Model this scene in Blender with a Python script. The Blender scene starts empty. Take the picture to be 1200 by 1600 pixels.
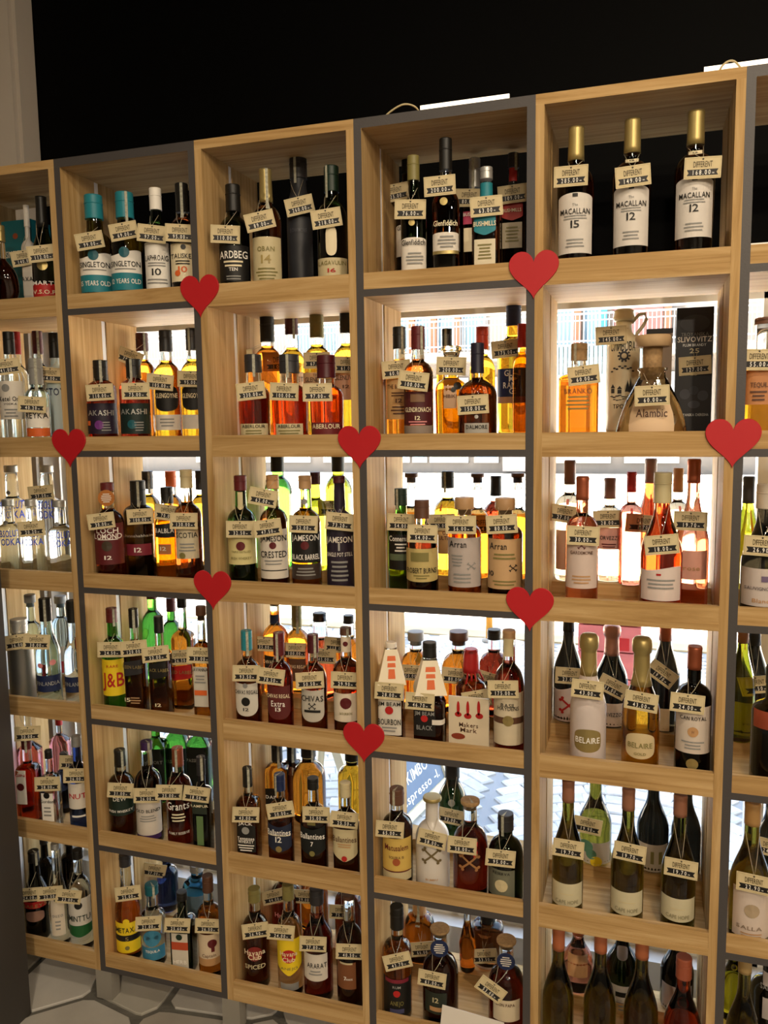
import bpy, math, random
from mathutils import Vector, Matrix
random.seed(7)
S = bpy.context.scene
COL = S.collection
# ------------------------------------------------------------------ camera
CAM = Vector((1.608, -2.0, 1.818))
YAW, PITCH, ROLL = math.radians(-17.82), math.radians(-6.53), math.radians(-0.86)
FPX = 1270.9
_cy, _sy, _cp, _sp = math.cos(YAW), math.sin(YAW), math.cos(PITCH), math.sin(PITCH)
FWD = Vector((_sy*_cp, _cy*_cp, _sp)); _r = Vector((_cy, -_sy, 0)); _u = _r.cross(FWD)
RGT = math.cos(ROLL)*_r + math.sin(ROLL)*_u
UPV = -math.sin(ROLL)*_r + math.cos(ROLL)*_u
cd = bpy.data.cameras.new('camera'); cam = bpy.data.objects.new('camera', cd); COL.objects.link(cam)
cd.sensor_fit = 'VERTICAL'; cd.sensor_height = 36.0; cd.lens = 36.0*FPX/1600.0
cd.clip_start = 0.02; cd.clip_end = 300
cam.matrix_world = Matrix(((RGT.x, UPV.x, -FWD.x, CAM.x), (RGT.y, UPV.y, -FWD.y, CAM.y), (RGT.z, UPV.z, -FWD.z, CAM.z), (0, 0, 0, 1)))
S.camera = cam
# ------------------------------------------------------------------ world, sun, lamps, exposure
W = bpy.data.worlds.new('world'); S.world = W; W.use_nodes = True
nt = W.node_tree; bg = nt.nodes['Background']
sky = nt.nodes.new('ShaderNodeTexSky'); sky.sky_type = 'NISHITA'; sky.sun_disc = False
sky.sun_elevation = math.radians(52); sky.sun_rotation = math.radians(200); sky.air_density = 1.6; sky.dust_density = 2.5
mxs = nt.nodes.new('ShaderNodeMix'); mxs.data_type = 'RGBA'; mxs.inputs[0].default_value = .68; mxs.inputs[7].default_value = (.55, .56, .58, 1)
nt.links.new(sky.outputs[0], mxs.inputs[6]); nt.links.new(mxs.outputs[2], bg.inputs[0]); bg.inputs[1].default_value = 3.0
def lamp(name, kind, loc, energy, color, target=None, **kw):
    l = bpy.data.lights.new(name, kind); l.energy = energy; l.color = color
    for k, v in kw.items(): setattr(l, k, v)
    o = bpy.data.objects.new(name, l); COL.objects.link(o); o.location = loc
    if target is not None:
        o.rotation_euler = (Vector(target)-Vector(loc)).to_track_quat('-Z', 'Y').to_euler()
    return o
lamp('sun', 'SUN', (0, -10, 20), 105.0, (1.0, .85, .70), target=(5, -8.4, 10), angle=.01)
WARM = (1.0, .83, .62)
for (x, y, e) in ((2.05, -1.25, 14), (0.75, -1.25, 6), (3.3, -1.4, 9), (1.8, -2.9, 26), (3.4, -3.0, 36), (2.9, -4.7, 105)):  # near spots follow highlights and shadows; farther ones are added unseen fill
    lamp('ceiling_spot_and_fill', 'AREA', (x, y, 3.40), e, WARM, target=(x-.05, y+.45, 2.0), shape='DISK', size=.16)
S.view_settings.view_transform = 'Standard'; S.view_settings.look = 'None'
S.view_settings.gamma = 1.0; S.view_settings.use_curve_mapping = False
S.view_settings.exposure = 0.0
# ------------------------------------------------------------------ pixel helpers (photo frame 1200x1600)
def ray(px, py): return (px-600)/FPX*RGT - (py-800)/FPX*UPV + FWD
def at_y(px, py, y):
    d = ray(px, py); return CAM + d*((y-CAM.y)/d.y)
def at_z(px, py, z):
    d = ray(px, py); return CAM + d*((z-CAM.z)/d.z)
def proj(p):
    q = Vector(p)-CAM; z = q.dot(FWD); return 600+FPX*q.dot(RGT)/z, 800-FPX*q.dot(UPV)/z
def depth(p): return (Vector(p)-CAM).dot(FWD)
# ------------------------------------------------------------------ materials
def lin(h):
    if not isinstance(h, str): return tuple(h)
    h = h.lstrip('#'); o = []
    for i in (0, 2, 4):
        c = int(h[i:i+2], 16)/255; o.append(c/12.92 if c <= .04045 else ((c+.055)/1.055)**2.4)
    return tuple(o)
MATS = {}
def pmat(key, color, rough=.5, metal=0, trans=0, ior=1.45, bump=0, bscale=200, vary=0, vscale=8, emit=0, coat=0):
    if key in MATS: return MATS[key]
    m = bpy.data.materials.new(key); m.use_nodes = True; n = m.node_tree; p = n.nodes['Principled BSDF']
    c = lin(color); p.inputs['Base Color'].default_value = (*c, 1); p.inputs['Roughness'].default_value = rough
    p.inputs['Metallic'].default_value = metal; p.inputs['Transmission Weight'].default_value = trans; p.inputs['IOR'].default_value = ior
    if coat: p.inputs['Coat Weight'].default_value = coat
    if emit:
        p.inputs['Emission Color'].default_value = (*c, 1); p.inputs['Emission Strength'].default_value = emit
    if vary or bump:
        tc = n.nodes.new('ShaderNodeTexCoord'); no = n.nodes.new('ShaderNodeTexNoise'); n.links.new(tc.outputs['Object'], no.inputs['Vector'])
        no.inputs['Detail'].default_value = 6
        if vary:
            no.inputs['Scale'].default_value = vscale
            mx = n.nodes.new('ShaderNodeMix'); mx.data_type = 'RGBA'; mx.blend_type = 'MULTIPLY'
            mx.inputs[0].default_value = vary; mx.inputs[6].default_value = (*c, 1)
            rp = n.nodes.new('ShaderNodeValToRGB'); rp.color_ramp.elements[0].position = .3; rp.color_ramp.elements[1].position = .7
            rp.color_ramp.elements[0].color = (.35, .33, .31, 1); n.links.new(no.outputs['Fac'], rp.inputs[0])
            n.links.new(rp.outputs[0], mx.inputs[7]); n.links.new(mx.outputs[2], p.inputs['Base Color'])
        if bump:
            nb = n.nodes.new('ShaderNodeTexNoise'); nb.inputs['Scale'].default_value = bscale; n.links.new(tc.outputs['Object'], nb.inputs['Vector'])
            b = n.nodes.new('ShaderNodeBump'); b.inputs['Strength'].default_value = bump; b.inputs['Distance'].default_value = .01
            n.links.new(nb.outputs['Fac'], b.inputs['Height']); n.links.new(b.outputs[0], p.inputs['Normal'])
    MATS[key] = m; return m
def wood(key, axis, c1='#b3915f', c2='#cbac7c', c3='#977446'):
    if key in MATS: return MATS[key]
    m = bpy.data.materials.new(key); m.use_nodes = True; n = m.node_tree; p = n.nodes['Principled BSDF']; L = n.links.new
    tc = n.nodes.new('ShaderNodeTexCoord'); mp = n.nodes.new('ShaderNodeMapping'); L(tc.outputs['Object'], mp.inputs['Vector'])
    sc = [38, 38, 38]; sc[axis] = 1.6; mp.inputs['Scale'].default_value = sc
    oi = n.nodes.new('ShaderNodeObjectInfo'); ad = n.nodes.new('ShaderNodeVectorMath'); ad.operation = 'ADD'
    mu = n.nodes.new('ShaderNodeMath'); mu.operation = 'MULTIPLY'; mu.inputs[1].default_value = 40; L(oi.outputs['Random'], mu.inputs[0])
    L(mp.outputs[0], ad.inputs[0]); L(mu.outputs[0], ad.inputs[1])
    no = n.nodes.new('ShaderNodeTexNoise'); no.inputs['Scale'].default_value = 1.0; no.inputs['Detail'].default_value = 8; no.inputs['Roughness'].default_value = .65; no.inputs['Distortion'].default_value = 1.2
    L(ad.outputs[0], no.inputs['Vector'])
    rp = n.nodes.new('ShaderNodeValToRGB'); e = rp.color_ramp.elements; e[0].position = .30; e[0].color = (*lin(c3), 1); e[1].position = .72; e[1].color = (*lin(c2), 1)
    k = e.new(.48); k.color = (*lin(c1), 1); L(no.outputs['Fac'], rp.inputs[0]); L(rp.outputs[0], p.inputs['Base Color'])
    p.inputs['Roughness'].default_value = .58; p.inputs['Specular IOR Level'].default_value = .10
    b = n.nodes.new('ShaderNodeBump'); b.inputs['Strength'].default_value = .12; b.inputs['Distance'].default_value = .004; L(no.outputs['Fac'], b.inputs['Height']); L(b.outputs[0], p.inputs['Normal'])
    MATS[key] = m; return m
OAKX = wood('oak_along_x', 0); OAKY = wood('oak_along_y', 1); OAKZ = wood('oak_along_z', 2)
DARK = pmat('dark_edge', '#464241', .5, bump=.05)
def paint(h, rough=.55): return pmat('paint_'+str(h)+str(rough), h, rough)
PAL = dict(white='#efeae0', cream='#e6d8b4', offw='#ddd5c8', black='#15130f', grey='#8b8a86', silver='#b9b9b5', red='#b01f1c', dred='#5a1418',
           burg='#4a1018', navy='#16244a', blue='#1440c8', teal='#1f7d8a', dteal='#0e5560', green='#1c5a2c', dkgreen='#12291c', yellow='#e8c81e',
           gold='#a8955e', copper='#a4593c', brown='#5a3a28', kraft='#b08b62', purple='#3c2150', pink='#d98a8a', orange='#d8642a', tan='#b98d5e', lblue='#6fb3d8', olive='#7d7440', bone='#c9bb92', rosegold='#b98572', charcoal='#2c2a2c')
METAL = {'gold', 'silver', 'copper', 'rosegold'}
def col(name, rough=.5):
    h = PAL.get(name, name)
    if name in METAL: return pmat('foil_'+name, h, .38, .6)
    return pmat('col_'+name+str(rough), h, rough)
GL = dict(amber=(.45, .14, .01), gold=(.60, .28, .015), orange=(.65, .17, .01), dark=(.05, .011, .003), brown=(.16, .04, .007), red=(.20, .018, .006),
          rose=(.74, .29, .18), coral=(.6, .075, .018), green=(.07, .30, .03), dgreen=(.006, .016, .003), olive=(.17, .14, .015), ygreen=(.55, .52, .02), clear=(.86, .90, .88),
          aqua=(.70, .88, .90), blue=(.08, .42, .85), pink=(.95, .35, .36), black=(.004, .003, .003), pale=(.84, .64, .38), dblue=(.03, .05, .16), wine=(.006, .005, .003))
def glass(k): return pmat('glass_'+k, GL[k], .02, trans=1.0, ior=1.42)
CLEAR = glass('clear')
PAPER = pmat('tag_paper', '#d8c79c', .7, vary=.25, vscale=30)
STRIP = pmat('tax_strip_paper', '#b9b8a4', .6, vary=.7, vscale=160)
CORDM = pmat('cord', '#b7a98c', .9)
CORK = pmat('cork', '#a8875c', .8, vary=.5, vscale=120)
# ------------------------------------------------------------------ mesh helpers
class MB:
    def __init__(s): s.v = []; s.f = []; s.m = []; s.sm = []
    def add(s, vs, fs, mi=0, smooth=False):
        b = len(s.v); s.v += [tuple(q) for q in vs]
        for f in fs: s.f.append(tuple(b+i for i in f)); s.m.append(mi); s.sm.append(smooth)
        return s
    def box(s, x0, x1, y0, y1, z0, z1, mi=0, front=None):
        vs = [(x, y, z) for z in (z0, z1) for y in (y0, y1) for x in (x0, x1)]
        fs = [(0, 2, 3, 1), (4, 5, 7, 6), (0, 1, 5, 4), (2, 6, 7, 3), (0, 4, 6, 2), (1, 3, 7, 5)]
        b = len(s.v); s.v += vs
        for i, f in enumerate(fs):
            s.f.append(tuple(b+k for k in f)); s.m.append(front if (front is not None and i == 2) else mi); s.sm.append(False)
        return s
    def rings(s, rings, mi=0, cap0=True, cap1=True, smooth=True, mfun=None):
        b = len(s.v); n = len(rings[0])
        for r in rings: s.v += [tuple(q) for q in r]
        for i in range(len(rings)-1):
            for j in range(n):
                k = (j+1) % n
                s.f.append((b+i*n+j, b+i*n+k, b+(i+1)*n+k, b+(i+1)*n+j)); s.m.append(mfun(i) if mfun else mi); s.sm.append(smooth)
        if cap0: s.f.append(tuple(b+j for j in range(n-1, -1, -1))); s.m.append(mfun(0) if mfun else mi); s.sm.append(False)
        if cap1: s.f.append(tuple(b+(len(rings)-1)*n+j for j in range(n))); s.m.append(mfun(len(rings)-2) if mfun else mi); s.sm.append(False)
        return s
    def lathe(s, prof, n=24, rx=1, ry=1, p=2, cx=0, cy=0, mi=0, mfun=None, smooth=True):
        R = []
        for (r, z) in prof:
            ring = []
            for j in range(n):
                a = 2*math.pi*j/n; c, q = math.cos(a), math.sin(a)
                e = 2/p
                ring.append((cx+r*rx*math.copysign(abs(c)**e, c), cy+r*ry*math.copysign(abs(q)**e, q), z))
            R.append(ring)
        return s.rings(R, mi, True, True, smooth, mfun)
    def tube(s, pts, r, n=5, mi=0):
        pts = [Vector(q) for q in pts]; R = []
        for i, q in enumerate(pts):
            t = (pts[min(i+1, len(pts)-1)]-pts[max(i-1, 0)]).normalized()
            a = t.cross(Vector((0, 0, 1)))
            if a.length < 1e-3: a = t.cross(Vector((0, 1, 0)))
            a.normalize(); b = t.cross(a)
            R.append([q+a*r*math.cos(2*math.pi*k/n)+b*r*math.sin(2*math.pi*k/n) for k in range(n)])
        return s.rings(R, mi)
    def mesh(s, name, mats):
        me = bpy.data.meshes.new(name); me.from_pydata(s.v, [], s.f)
        for m in (mats if isinstance(mats, (list, tuple)) else [mats]): me.materials.append(m)
        me.polygons.foreach_set('material_index', s.m); me.polygons.foreach_set('use_smooth', s.sm)
        me.update(); return me
    def obj(s, name, mats, parent=None, loc=None):
        return link(name, s.mesh(name, mats), parent, loc)
def link(name, me, parent=None, loc=None):
    o = bpy.data.objects.new(name, me); COL.objects.link(o)
    if parent is not None: o.parent = parent
    if loc is not None: o.location = loc
    return o
def tag(o, label=None, cat=None, group=None, kind=None):
    if label: o['label'] = label
    if cat: o['category'] = cat
    if group: o['group'] = group
    if kind: o['kind'] = kind
    return o
def thing(name, loc, label, cat, group=None):
    o = bpy.data.objects.new(name, None); COL.objects.link(o); o.location = loc; o.empty_display_size = .05
    return tag(o, label, cat, group)
# ------------------------------------------------------------------ glyphs (flat lettering)
CH = "ABCDEFGHIJKLMNOPQRSTUVWXYZabcdefghijklmnopqrstuvwxyz0123456789.&'-,СЛИВОВАТРЯНЕлв€"
GLY = {}
def make_glyphs():
    obs = []
    for c in sorted(set(CH)):
        cu = bpy.data.curves.new('g', 'FONT'); cu.body = c; cu.size = 1.0; cu.resolution_u = 2; cu.offset = .012; cu.align_x = 'LEFT'
        o = bpy.data.objects.new('g', cu); COL.objects.link(o); obs.append((c, o, cu))
    bpy.context.view_layer.update(); dg = bpy.context.evaluated_depsgraph_get()
    for c, o, cu in obs:
        me = bpy.data.meshes.new_from_object(o.evaluated_get(dg))
        vs = [(v.co.x, v.co.y) for v in me.vertices]; fs = [tuple(p.vertices) for p in me.polygons]
        x0 = min([v[0] for v in vs], default=0); x1 = max([v[0] for v in vs], default=.3)
        GLY[c] = ([(a-x0, b) for a, b in vs], fs, x1-x0); bpy.data.meshes.remove(me)
    for c, o, cu in obs:
        bpy.data.objects.remove(o); bpy.data.curves.remove(cu)
make_glyphs()
CAPH = max(v[1] for v in GLY['H'][0])
def layout(txt, h, w=None, sp=.09, mono=0):
    """flat lettering, centred at 0: returns verts (x, z), faces"""
    vs, fs, x = [], [], 0
    for c in txt:
        if c == ' ' or c not in GLY: x += .35; continue
        g, gf, gw = GLY[c]; b = len(vs)
        adv = (mono*.55 if c == '.' else mono) if mono else gw+sp; sh = (adv-gw)/2 if mono else 0
        vs += [(x+sh+a, q) for a, q in g]; fs += [tuple(b+i for i in f) for f in gf]; x += adv
    x = max(x-sp, .01); k = h/CAPH; kx = (w/x) if w else k
    return [((a-x/2)*kx, (q-CAPH/2)*k) for a, q in vs], fs
# ================================================================== room shell
UW, PT, UD, TOPZ, BOTZ = .45, .020, .33, 2.56, .096
SH = [TOPZ-.433+(-.0) - .4065*k for k in range(6)]      # underside of each shelf board, rows 1..6
SH[5] = BOTZ; ST = .018
GROUT = pmat('grout', '#6a675f', .9, bump=.4, bscale=60, vary=.4, vscale=12)
floor = tag(MB().box(-2, 5, -6, .5, -.06, -.007).obj('floor', GROUT), kind='structure')
STONES = [pmat('floor_stone%d' % i, h, .45, vary=.35, vscale=5, bump=.1, bscale=30) for i, h in enumerate(('#bdb9b0', '#b3aea2', '#c6c2ba', '#a8a196'))]
def voronoi(seeds, bounds, gap):
    out = []
    for i, s in enumerate(seeds):
        poly = [(bounds[0], bounds[2]), (bounds[1], bounds[2]), (bounds[1], bounds[3]), (bounds[0], bounds[3])]
        for j, t in enumerate(seeds):
            if i == j or abs(s[0]-t[0])+abs(s[1]-t[1]) > 1.6: continue
            mx, my = (s[0]+t[0])/2, (s[1]+t[1])/2; nx, ny = t[0]-s[0], t[1]-s[1]; l = math.hypot(nx, ny); nx /= l; ny /= l
            mx -= nx*gap; my -= ny*gap; q = []
            for a in range(len(poly)):
                p0, p1 = poly[a], poly[(a+1) % len(poly)]
                d0 = (p0[0]-mx)*nx+(p0[1]-my)*ny; d1 = (p1[0]-mx)*nx+(p1[1]-my)*ny
                if d0 <= 0: q.append(p0)
                if d0*d1 < 0: k = d0/(d0-d1); q.append((p0[0]+(p1[0]-p0[0])*k, p0[1]+(p1[1]-p0[1])*k))
            poly = q
            if len(poly) < 3: break
        if len(poly) >= 3: out.append(poly)
    return out
seeds = [(-.9+.34*i+random.uniform(-.13, .13)+(.17 if j % 2 else 0), -.95+.27*j+random.uniform(-.1, .1)) for i in range(11) for j in range(6)]
for poly in voronoi(seeds, (-1.1, 2.8, -1.1, .47), .012):
    n = len(poly); cx = sum(p[0] for p in poly)/n; cy = sum(p[1] for p in poly)/n
    # soften the corners a little
    rp = []
    for a in range(n):
        p0, p1, p2 = poly[a-1], poly[a], poly[(a+1) % n]
        rp += [(p1[0]*.9+p0[0]*.1, p1[1]*.9+p0[1]*.1), (p1[0]*.9+p2[0]*.1, p1[1]*.9+p2[1]*.1)]
    n = len(rp); h = random.uniform(-.002, .002)
    R = [[(x-cx, y-cy, -.02) for x, y in rp], [(x-cx, y-cy, -.002+h) for x, y in rp], [((x-cx)*.985, (y-cy)*.985, h) for x, y in rp]]
    MB().rings(R, smooth=False).obj('paving_stone', random.choice(STONES), floor, (cx, cy, 0))
PLAS = pmat('plaster_grey', '#cfc6b8', .8, bump=.1); BLACKW = pmat('black_panel', '#030303', .6); BLACKW.node_tree.nodes['Principled BSDF'].inputs['Specular IOR Level'].default_value = .06
WHITEP = pmat('white_frame', '#d9d8d4', .4)
tag(MB().box(-2, 5, -6, .56, 3.6, 3.75).obj('ceiling', pmat('ceiling_dark', '#4a4642', .8)), kind='structure')
tag(MB().box(-2.1, -2, -6, .56, -.06, 3.75).obj('wall_left', PLAS), kind='structure')
tag(MB().box(5, 5.1, -6, .56, -.06, 3.75).obj('wall_right', PLAS), kind='structure')
tag(MB().box(-2.1, 5.1, -6.1, -6, -.06, 3.75).obj('wall_front', PLAS), kind='structure')
wb = tag(MB().box(-2.1, 5.1, .56, .64, 2.2, 3.75).obj('wall_back', BLACKW), kind='structure')
tag(MB().box(-2.1, 5.1, .64, .9, 2.26, 6.2).box(-2.1, -.62, .66, .9, -.06, 2.3).box(4.0, 5.1, .56, .9, -.06, 2.3).box(-2.1, 5.1, -6.1, .64, 3.76, 3.9).box(-14, -2.1, .66, .9, -.06, 27.0).box(5.1, 14, .66, .9, -.06, 27.0).box(-2.1, 5.1, .66, .9, 6.2, 27.0).obj('wall_facade_shading', pmat('facade', '#b9b2a6', .85, bump=.2)), kind='structure')  # unseen upper facade, its height stretched to shade the pavement outside
# white pilaster with mouldings left of the window
pil = MB().box(-2.0, -.50, .47, .555, 0, 3.6).box(-.60, -.515, .45, .47, 0, 3.6).box(-.80, -.70, .45, .47, 0, 3.6)
tag(pil.obj('trim_1', pmat('pilaster_paint', '#b5aca0', .6)), kind='structure')
# window
win = bpy.data.objects.new('window_1', None); COL.objects.link(win); tag(win, kind='structure')
fr = MB()
for (a, b) in ((-.50, -.44), (1.92, 1.97), (3.94, 4.0)): fr.box(a, b, .565, .625, .12, 2.2)
fr.box(-.44, 3.94, .565, .625, 2.14, 2.2).box(-.44, 3.94, .565, .625, .12, .17)
fr.obj('window_frame', WHITEP, win)
MB().box(-.40, -.385, .56, .63, .17, 2.14).obj('window_gasket', col('charcoal'), win)
gp = bpy.data.materials.new('window_glass'); gp.use_nodes = True; n = gp.node_tree; n.nodes.clear()
o_ = n.nodes.new('ShaderNodeOutputMaterial'); t_ = n.nodes.new('ShaderNodeBsdfTransparent'); t_.inputs[0].default_value = (.95, .97, .97, 1)
g_ = n.nodes.new('ShaderNodeBsdfGlossy'); g_.inputs['Roughness'].default_value = .02; f_ = n.nodes.new('ShaderNodeFresnel'); f_.inputs[0].default_value = 1.3
x_ = n.nodes.new('ShaderNodeMixShader'); n.links.new(f_.outputs[0], x_.inputs[0]); n.links.new(t_.outputs[0], x_.inputs[1]); n.links.new(g_.outputs[0], x_.inputs[2]); n.links.new(x_.outputs[0], o_.inputs[0])
for (a, b) in ((-.385, 1.92), (1.97, 3.94)):
    MB().add([(a, .595, .17), (b, .595, .17), (b, .595, 2.14), (a, .595, 2.14)], [(0, 1, 2, 3)]).obj('pane', gp, win)
tag(MB().box(-.6, 4.1, .50, .70, -.06, .12).obj('trim_2', pmat('sill_stone', '#d5d3ce', .35, vary=.15, vscale=6)), kind='structure')
# dark panel standing at the left end, in front of the shelving
dp = thing('end_panel', (-.172, -.12, 0), 'tall dark grey cabinet side standing left of the shelving', 'cabinet')
MB().box(-.6, 0, -.28, 0, 0, 2.25).obj('carcass', pmat('dark_board', '#3b3733', .45), dp)
MB().box(-.6, .003, -.298, -.28, .02, 2.25).obj('door', pmat('dark_board2', '#2f2b29', .4), dp)
# ================================================================== shelving units
GAPWHITE = pmat('gap_daylight_white', '#f6f5f6', .35)  # white strip filling the panel gap, its white stands for daylight through it
UN = ['A', 'B', 'C', 'D', 'E', 'F']
UL = {'A': 'oak-edged open shelving column beside the dark cabinet side', 'B': 'grey-edged open shelving column next to the end column with vodka bottles',
      'C': 'oak-edged open shelving column holding blended and Irish whiskey', 'D': 'grey-edged open shelving column with bourbon bottles and chalkboard behind',
      'E': 'oak-edged open shelving column with rose and white wine bottles', 'F': 'grey-edged open shelving column at the end past the rose wines'}
def unit(i, name):
    x0 = -.45+.45*i; dark = name in 'BDF'; e = 1
    u = thing('shelving_unit', (x0, 0, 0), UL[name], 'shelf', 'open shelving columns along the window')
    fm = lambda w: [w, DARK if dark else w]
    for xs in (0, UW-PT):
        MB().box(xs, xs+PT, 0, .150, BOTZ, TOPZ-.024, 0, 1).obj('side_panel', fm(OAKZ), u)
        MB().box(xs, xs+PT, .172, UD, BOTZ, TOPZ-.024).obj('side_panel', OAKZ, u)
        MB().box(xs+.003, xs+PT-.003, .150, .172, BOTZ, TOPZ-.024).obj('gap_daylight_strip', GAPWHITE, u)
        for yy in (.0, .26): MB().box(xs-.0 if xs else .0, xs+.038 if not xs else xs+PT, yy, yy+.04, 0, BOTZ).obj('leg', pmat('leg_paint', '#8f8a80', .4), u)
    MB().box(0, UW, 0, UD, TOPZ-.024, TOPZ, 0, 1).obj('top_board', fm(OAKX), u)
    for z in SH:
        MB().box(PT, UW-PT, 0, UD, z, z+ST, 0, 1).obj('shelf_board', fm(OAKX), u)
        MB().box(PT, UW-PT, .001, .017, z+ST, z+ST+.041).obj('retaining_board', OAKX, u)
        MB().box(PT, UW-PT, .245, UD, z+ST, z+ST+RISE).obj('riser', OAKX, u)
RISE = .034
for i, nme in enumerate(UN): unit(i, nme)
# ================================================================== hearts
HL = ['between top and second row, beside the peaty whisky bottles', 'below the red-labelled whiskey, next to the row of three gold-capped bottles', 'beside the small dark-red whisky and the vodka bottles',
      'under the dark red whisky with burgundy label', 'under the black carton and the amber square bottle', 'under the bottle with cream cap in third row', 'under the wine and whisky bottles with cream labels', 'under the bottle with red rose on label']
def heart_me():
    pts = []
    for k in range(48):
        t = 2*math.pi*k/48; pts.append((16*math.sin(t)**3, 13*math.cos(t)-5*math.cos(2*t)-2*math.cos(3*t)-math.cos(4*t)))
    s = .118/32; pts = [(a*s, (b+2.5)*s*1.05) for a, b in pts]
    return MB().rings([[(a, 0, b) for a, b in pts], [(a, -.0032, b) for a, b in pts], [(a*.985, -.004, b*.985) for a, b in pts]], smooth=False).mesh('heart', pmat('heart_red', '#b3131c', .55))
HM = heart_me()
for (px, py), l in zip(((313, 463), (834, 430), (109, 700), (562, 699), (1145, 693), (333, 922), (828, 952), (569, 1160)), HL):
    p = at_y(px, py, 0); o = link('paper_heart', HM, None, (p.x, -.0005, p.z))
    tag(o, 'flat red heart '+l, 'heart decoration', 'red hearts on the shelving')
# ================================================================== light fixtures on top of the shelving
LEDM = pmat('led_diffuser', '#fff3dc', .5, emit=1.6)
def fixture(x0, x1, lab):
    o = thing('linear_light', (x0, .10, TOPZ), lab, 'light', 'linear lights on top of the shelving')
    MB().box(0, x1-x0, 0, .06, 0, .036).obj('housing', WHITEP, o)
    MB().box(.004, x1-x0-.004, -.004, 0, .002, .046).obj('diffuser', LEDM, o)
fixture(1.043, 1.277, 'lit white linear light lying on top of the grey-edged column')
fixture(1.715, 2.05, 'lit white linear light across the tops of oak and grey columns')
def cable(pts, lab):
    Q = []
    P = [Vector(p) for p in pts]
    for i in range(len(P)-1):
        a, b, c, d = P[max(i-1, 0)], P[i], P[i+1], P[min(i+2, len(P)-1)]
        for k in range(6):
            t = k/6; Q.append(.5*((2*b)+(c-a)*t+(2*a-5*b+4*c-d)*t*t+(3*b-a-3*c+d)*t**3))
    Q.append(P[-1]); tag(MB().tube(Q, .0022, 6).obj('power_cable', col('bone')), lab, 'cable')
cable([(.955, .06, 2.563), (.975, .05, 2.580), (1.015, .05, 2.597), (1.045, .06, 2.590), (1.05, .098, 2.575)], 'thin pale cable arching from the linear light on grey column')
cable([(1.50, .09, 2.563), (1.55, .08, 2.575), (1.62, .08, 2.566), (1.69, .09, 2.563)], 'thin cable lying on the oak column top')
cable([(1.745, .08, 2.563), (1.755, .07, 2.593), (1.78, .07, 2.60), (1.81, .08, 2.563)], 'small cable loop in front of the linear light')
tag(MB().box(1.822, 2.22, .018, .024, 2.145, 2.192).obj('shelf_strip', pmat('white_strip', '#f4f2ee', .4)), 'white strip behind the retaining board of the empty top shelf', 'strip')
# ================================================================== outside
ASPH = pmat('road', '#c2beb6', .9, vary=.2, vscale=2)
tag(MB().box(-60, 60, 4.75, 24.0, -.14, -.06).obj('ground_road', ASPH), kind='structure')
tag(MB().box(-60, 60, .7, 4.55, -.10, -.014).obj('ground_pavement', pmat('pave_grout', '#8a8f95', .9)), kind='structure')
pav = bpy.data.objects['ground_pavement']
tag(MB().box(-60, 60, 22.3, 24, -.06, .03).obj('ground_far_pavement', pmat('far_pave', '#a8a5a0', .9)), kind='structure')
kerbm = pmat('kerb', '#b7ab8c', .85, vary=.3, vscale=4)
kerb = tag(MB().box(-20, -6, 4.55, 4.75, -.1, .0).box(8, 20, 4.55, 4.75, -.1, 0).obj('ground_kerb', kerbm), kind='structure')
KB = MB().box(-.39, .39, -.1, .1, -.1, .0).mesh('kerb_stone', kerbm)
for k in range(18): link('kerb_stone', KB, kerb, (-5.6+.8*k, 4.65, 0))
# cobbles laid in segmental arcs
CBM = [pmat('cobble%d' % i, h, .8, vary=.3, vscale=20) for i, h in enumerate(('#c2c4c6', '#b6b9bc', '#cccccb'))]
CB = []
for i in range(3):
    a, b = .048+.0015*i, .043+.001*i
    R = [[(sx*a, sy*b, -.03) for sx, sy in ((-1, -1), (1, -1), (1, 1), (-1, 1))], [(sx*a, sy*b, -.006) for sx, sy in ((-1, -1), (1, -1), (1, 1), (-1, 1))], [(sx*a*.86, sy*b*.86, 0) for sx, sy in ((-1, -1), (1, -1), (1, 1), (-1, 1))]]
    m_ = MB().rings(R, smooth=False); CB.append((m_, m_.mesh('cobble', CBM[i])))
cob = []
TW = 1.16
for ti in range(-4, 5):
    for r in range(-3, 44):
        for s_ in range(11):
            u = (s_+.5)/11-.5; x = .35+ti*TW+u*(TW-.09); y = .74+r*.094+.26*(1-4*u*u)
            if .72 < y < 4.5: cob.append((x+random.uniform(-.006, .006), y+random.uniform(-.006, .006), math.atan(-.26*8*u/TW)+random.uniform(-.08, .08), random.randrange(3)))
cob.sort(key=lambda c: (c[0]-1.0)**2+(c[1]-1.7)**2)
for (x, y, a, k) in cob[:300]:
    o = link('cobble', CB[k][1], pav, (x, y, 0)); o.rotation_euler.z = a; o.scale = (1/math.cos(a), math.cos(a)**.5, 1)
far = MB()
for (x, y, a, k) in cob[300:]:
    c, q = math.cos(a), math.sin(a)
    far.add([(x+vx/c*c-vy*c**.5*q, y+vx/c*q+vy*c**.5*c, vz) for vx, vy, vz in CB[k][0].v], CB[k][0].f, k)
tag(far.obj('cobbles', CBM, pav), kind='stuff')
# drain cover
dr = thing('drain_cover', (.93, .80, 0), 'square metal drain cover set in the pavement outside', 'drain cover')
MB().box(-.19, .19, -.10, .12, -.03, .004).obj('plate', pmat('drain_metal', '#6c7680', .5, .4), dr)
g = MB()
for k in range(5): g.box(-.18+.084*k, -.155+.084*k, -.09, .11, .004, .012)
for k in range(3): g.box(-.18, .18, -.09+.09*k, -.07+.09*k, .004, .012)
g.obj('grid', pmat('drain_metal2', '#8e99a3', .5, .4), dr)
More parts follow.
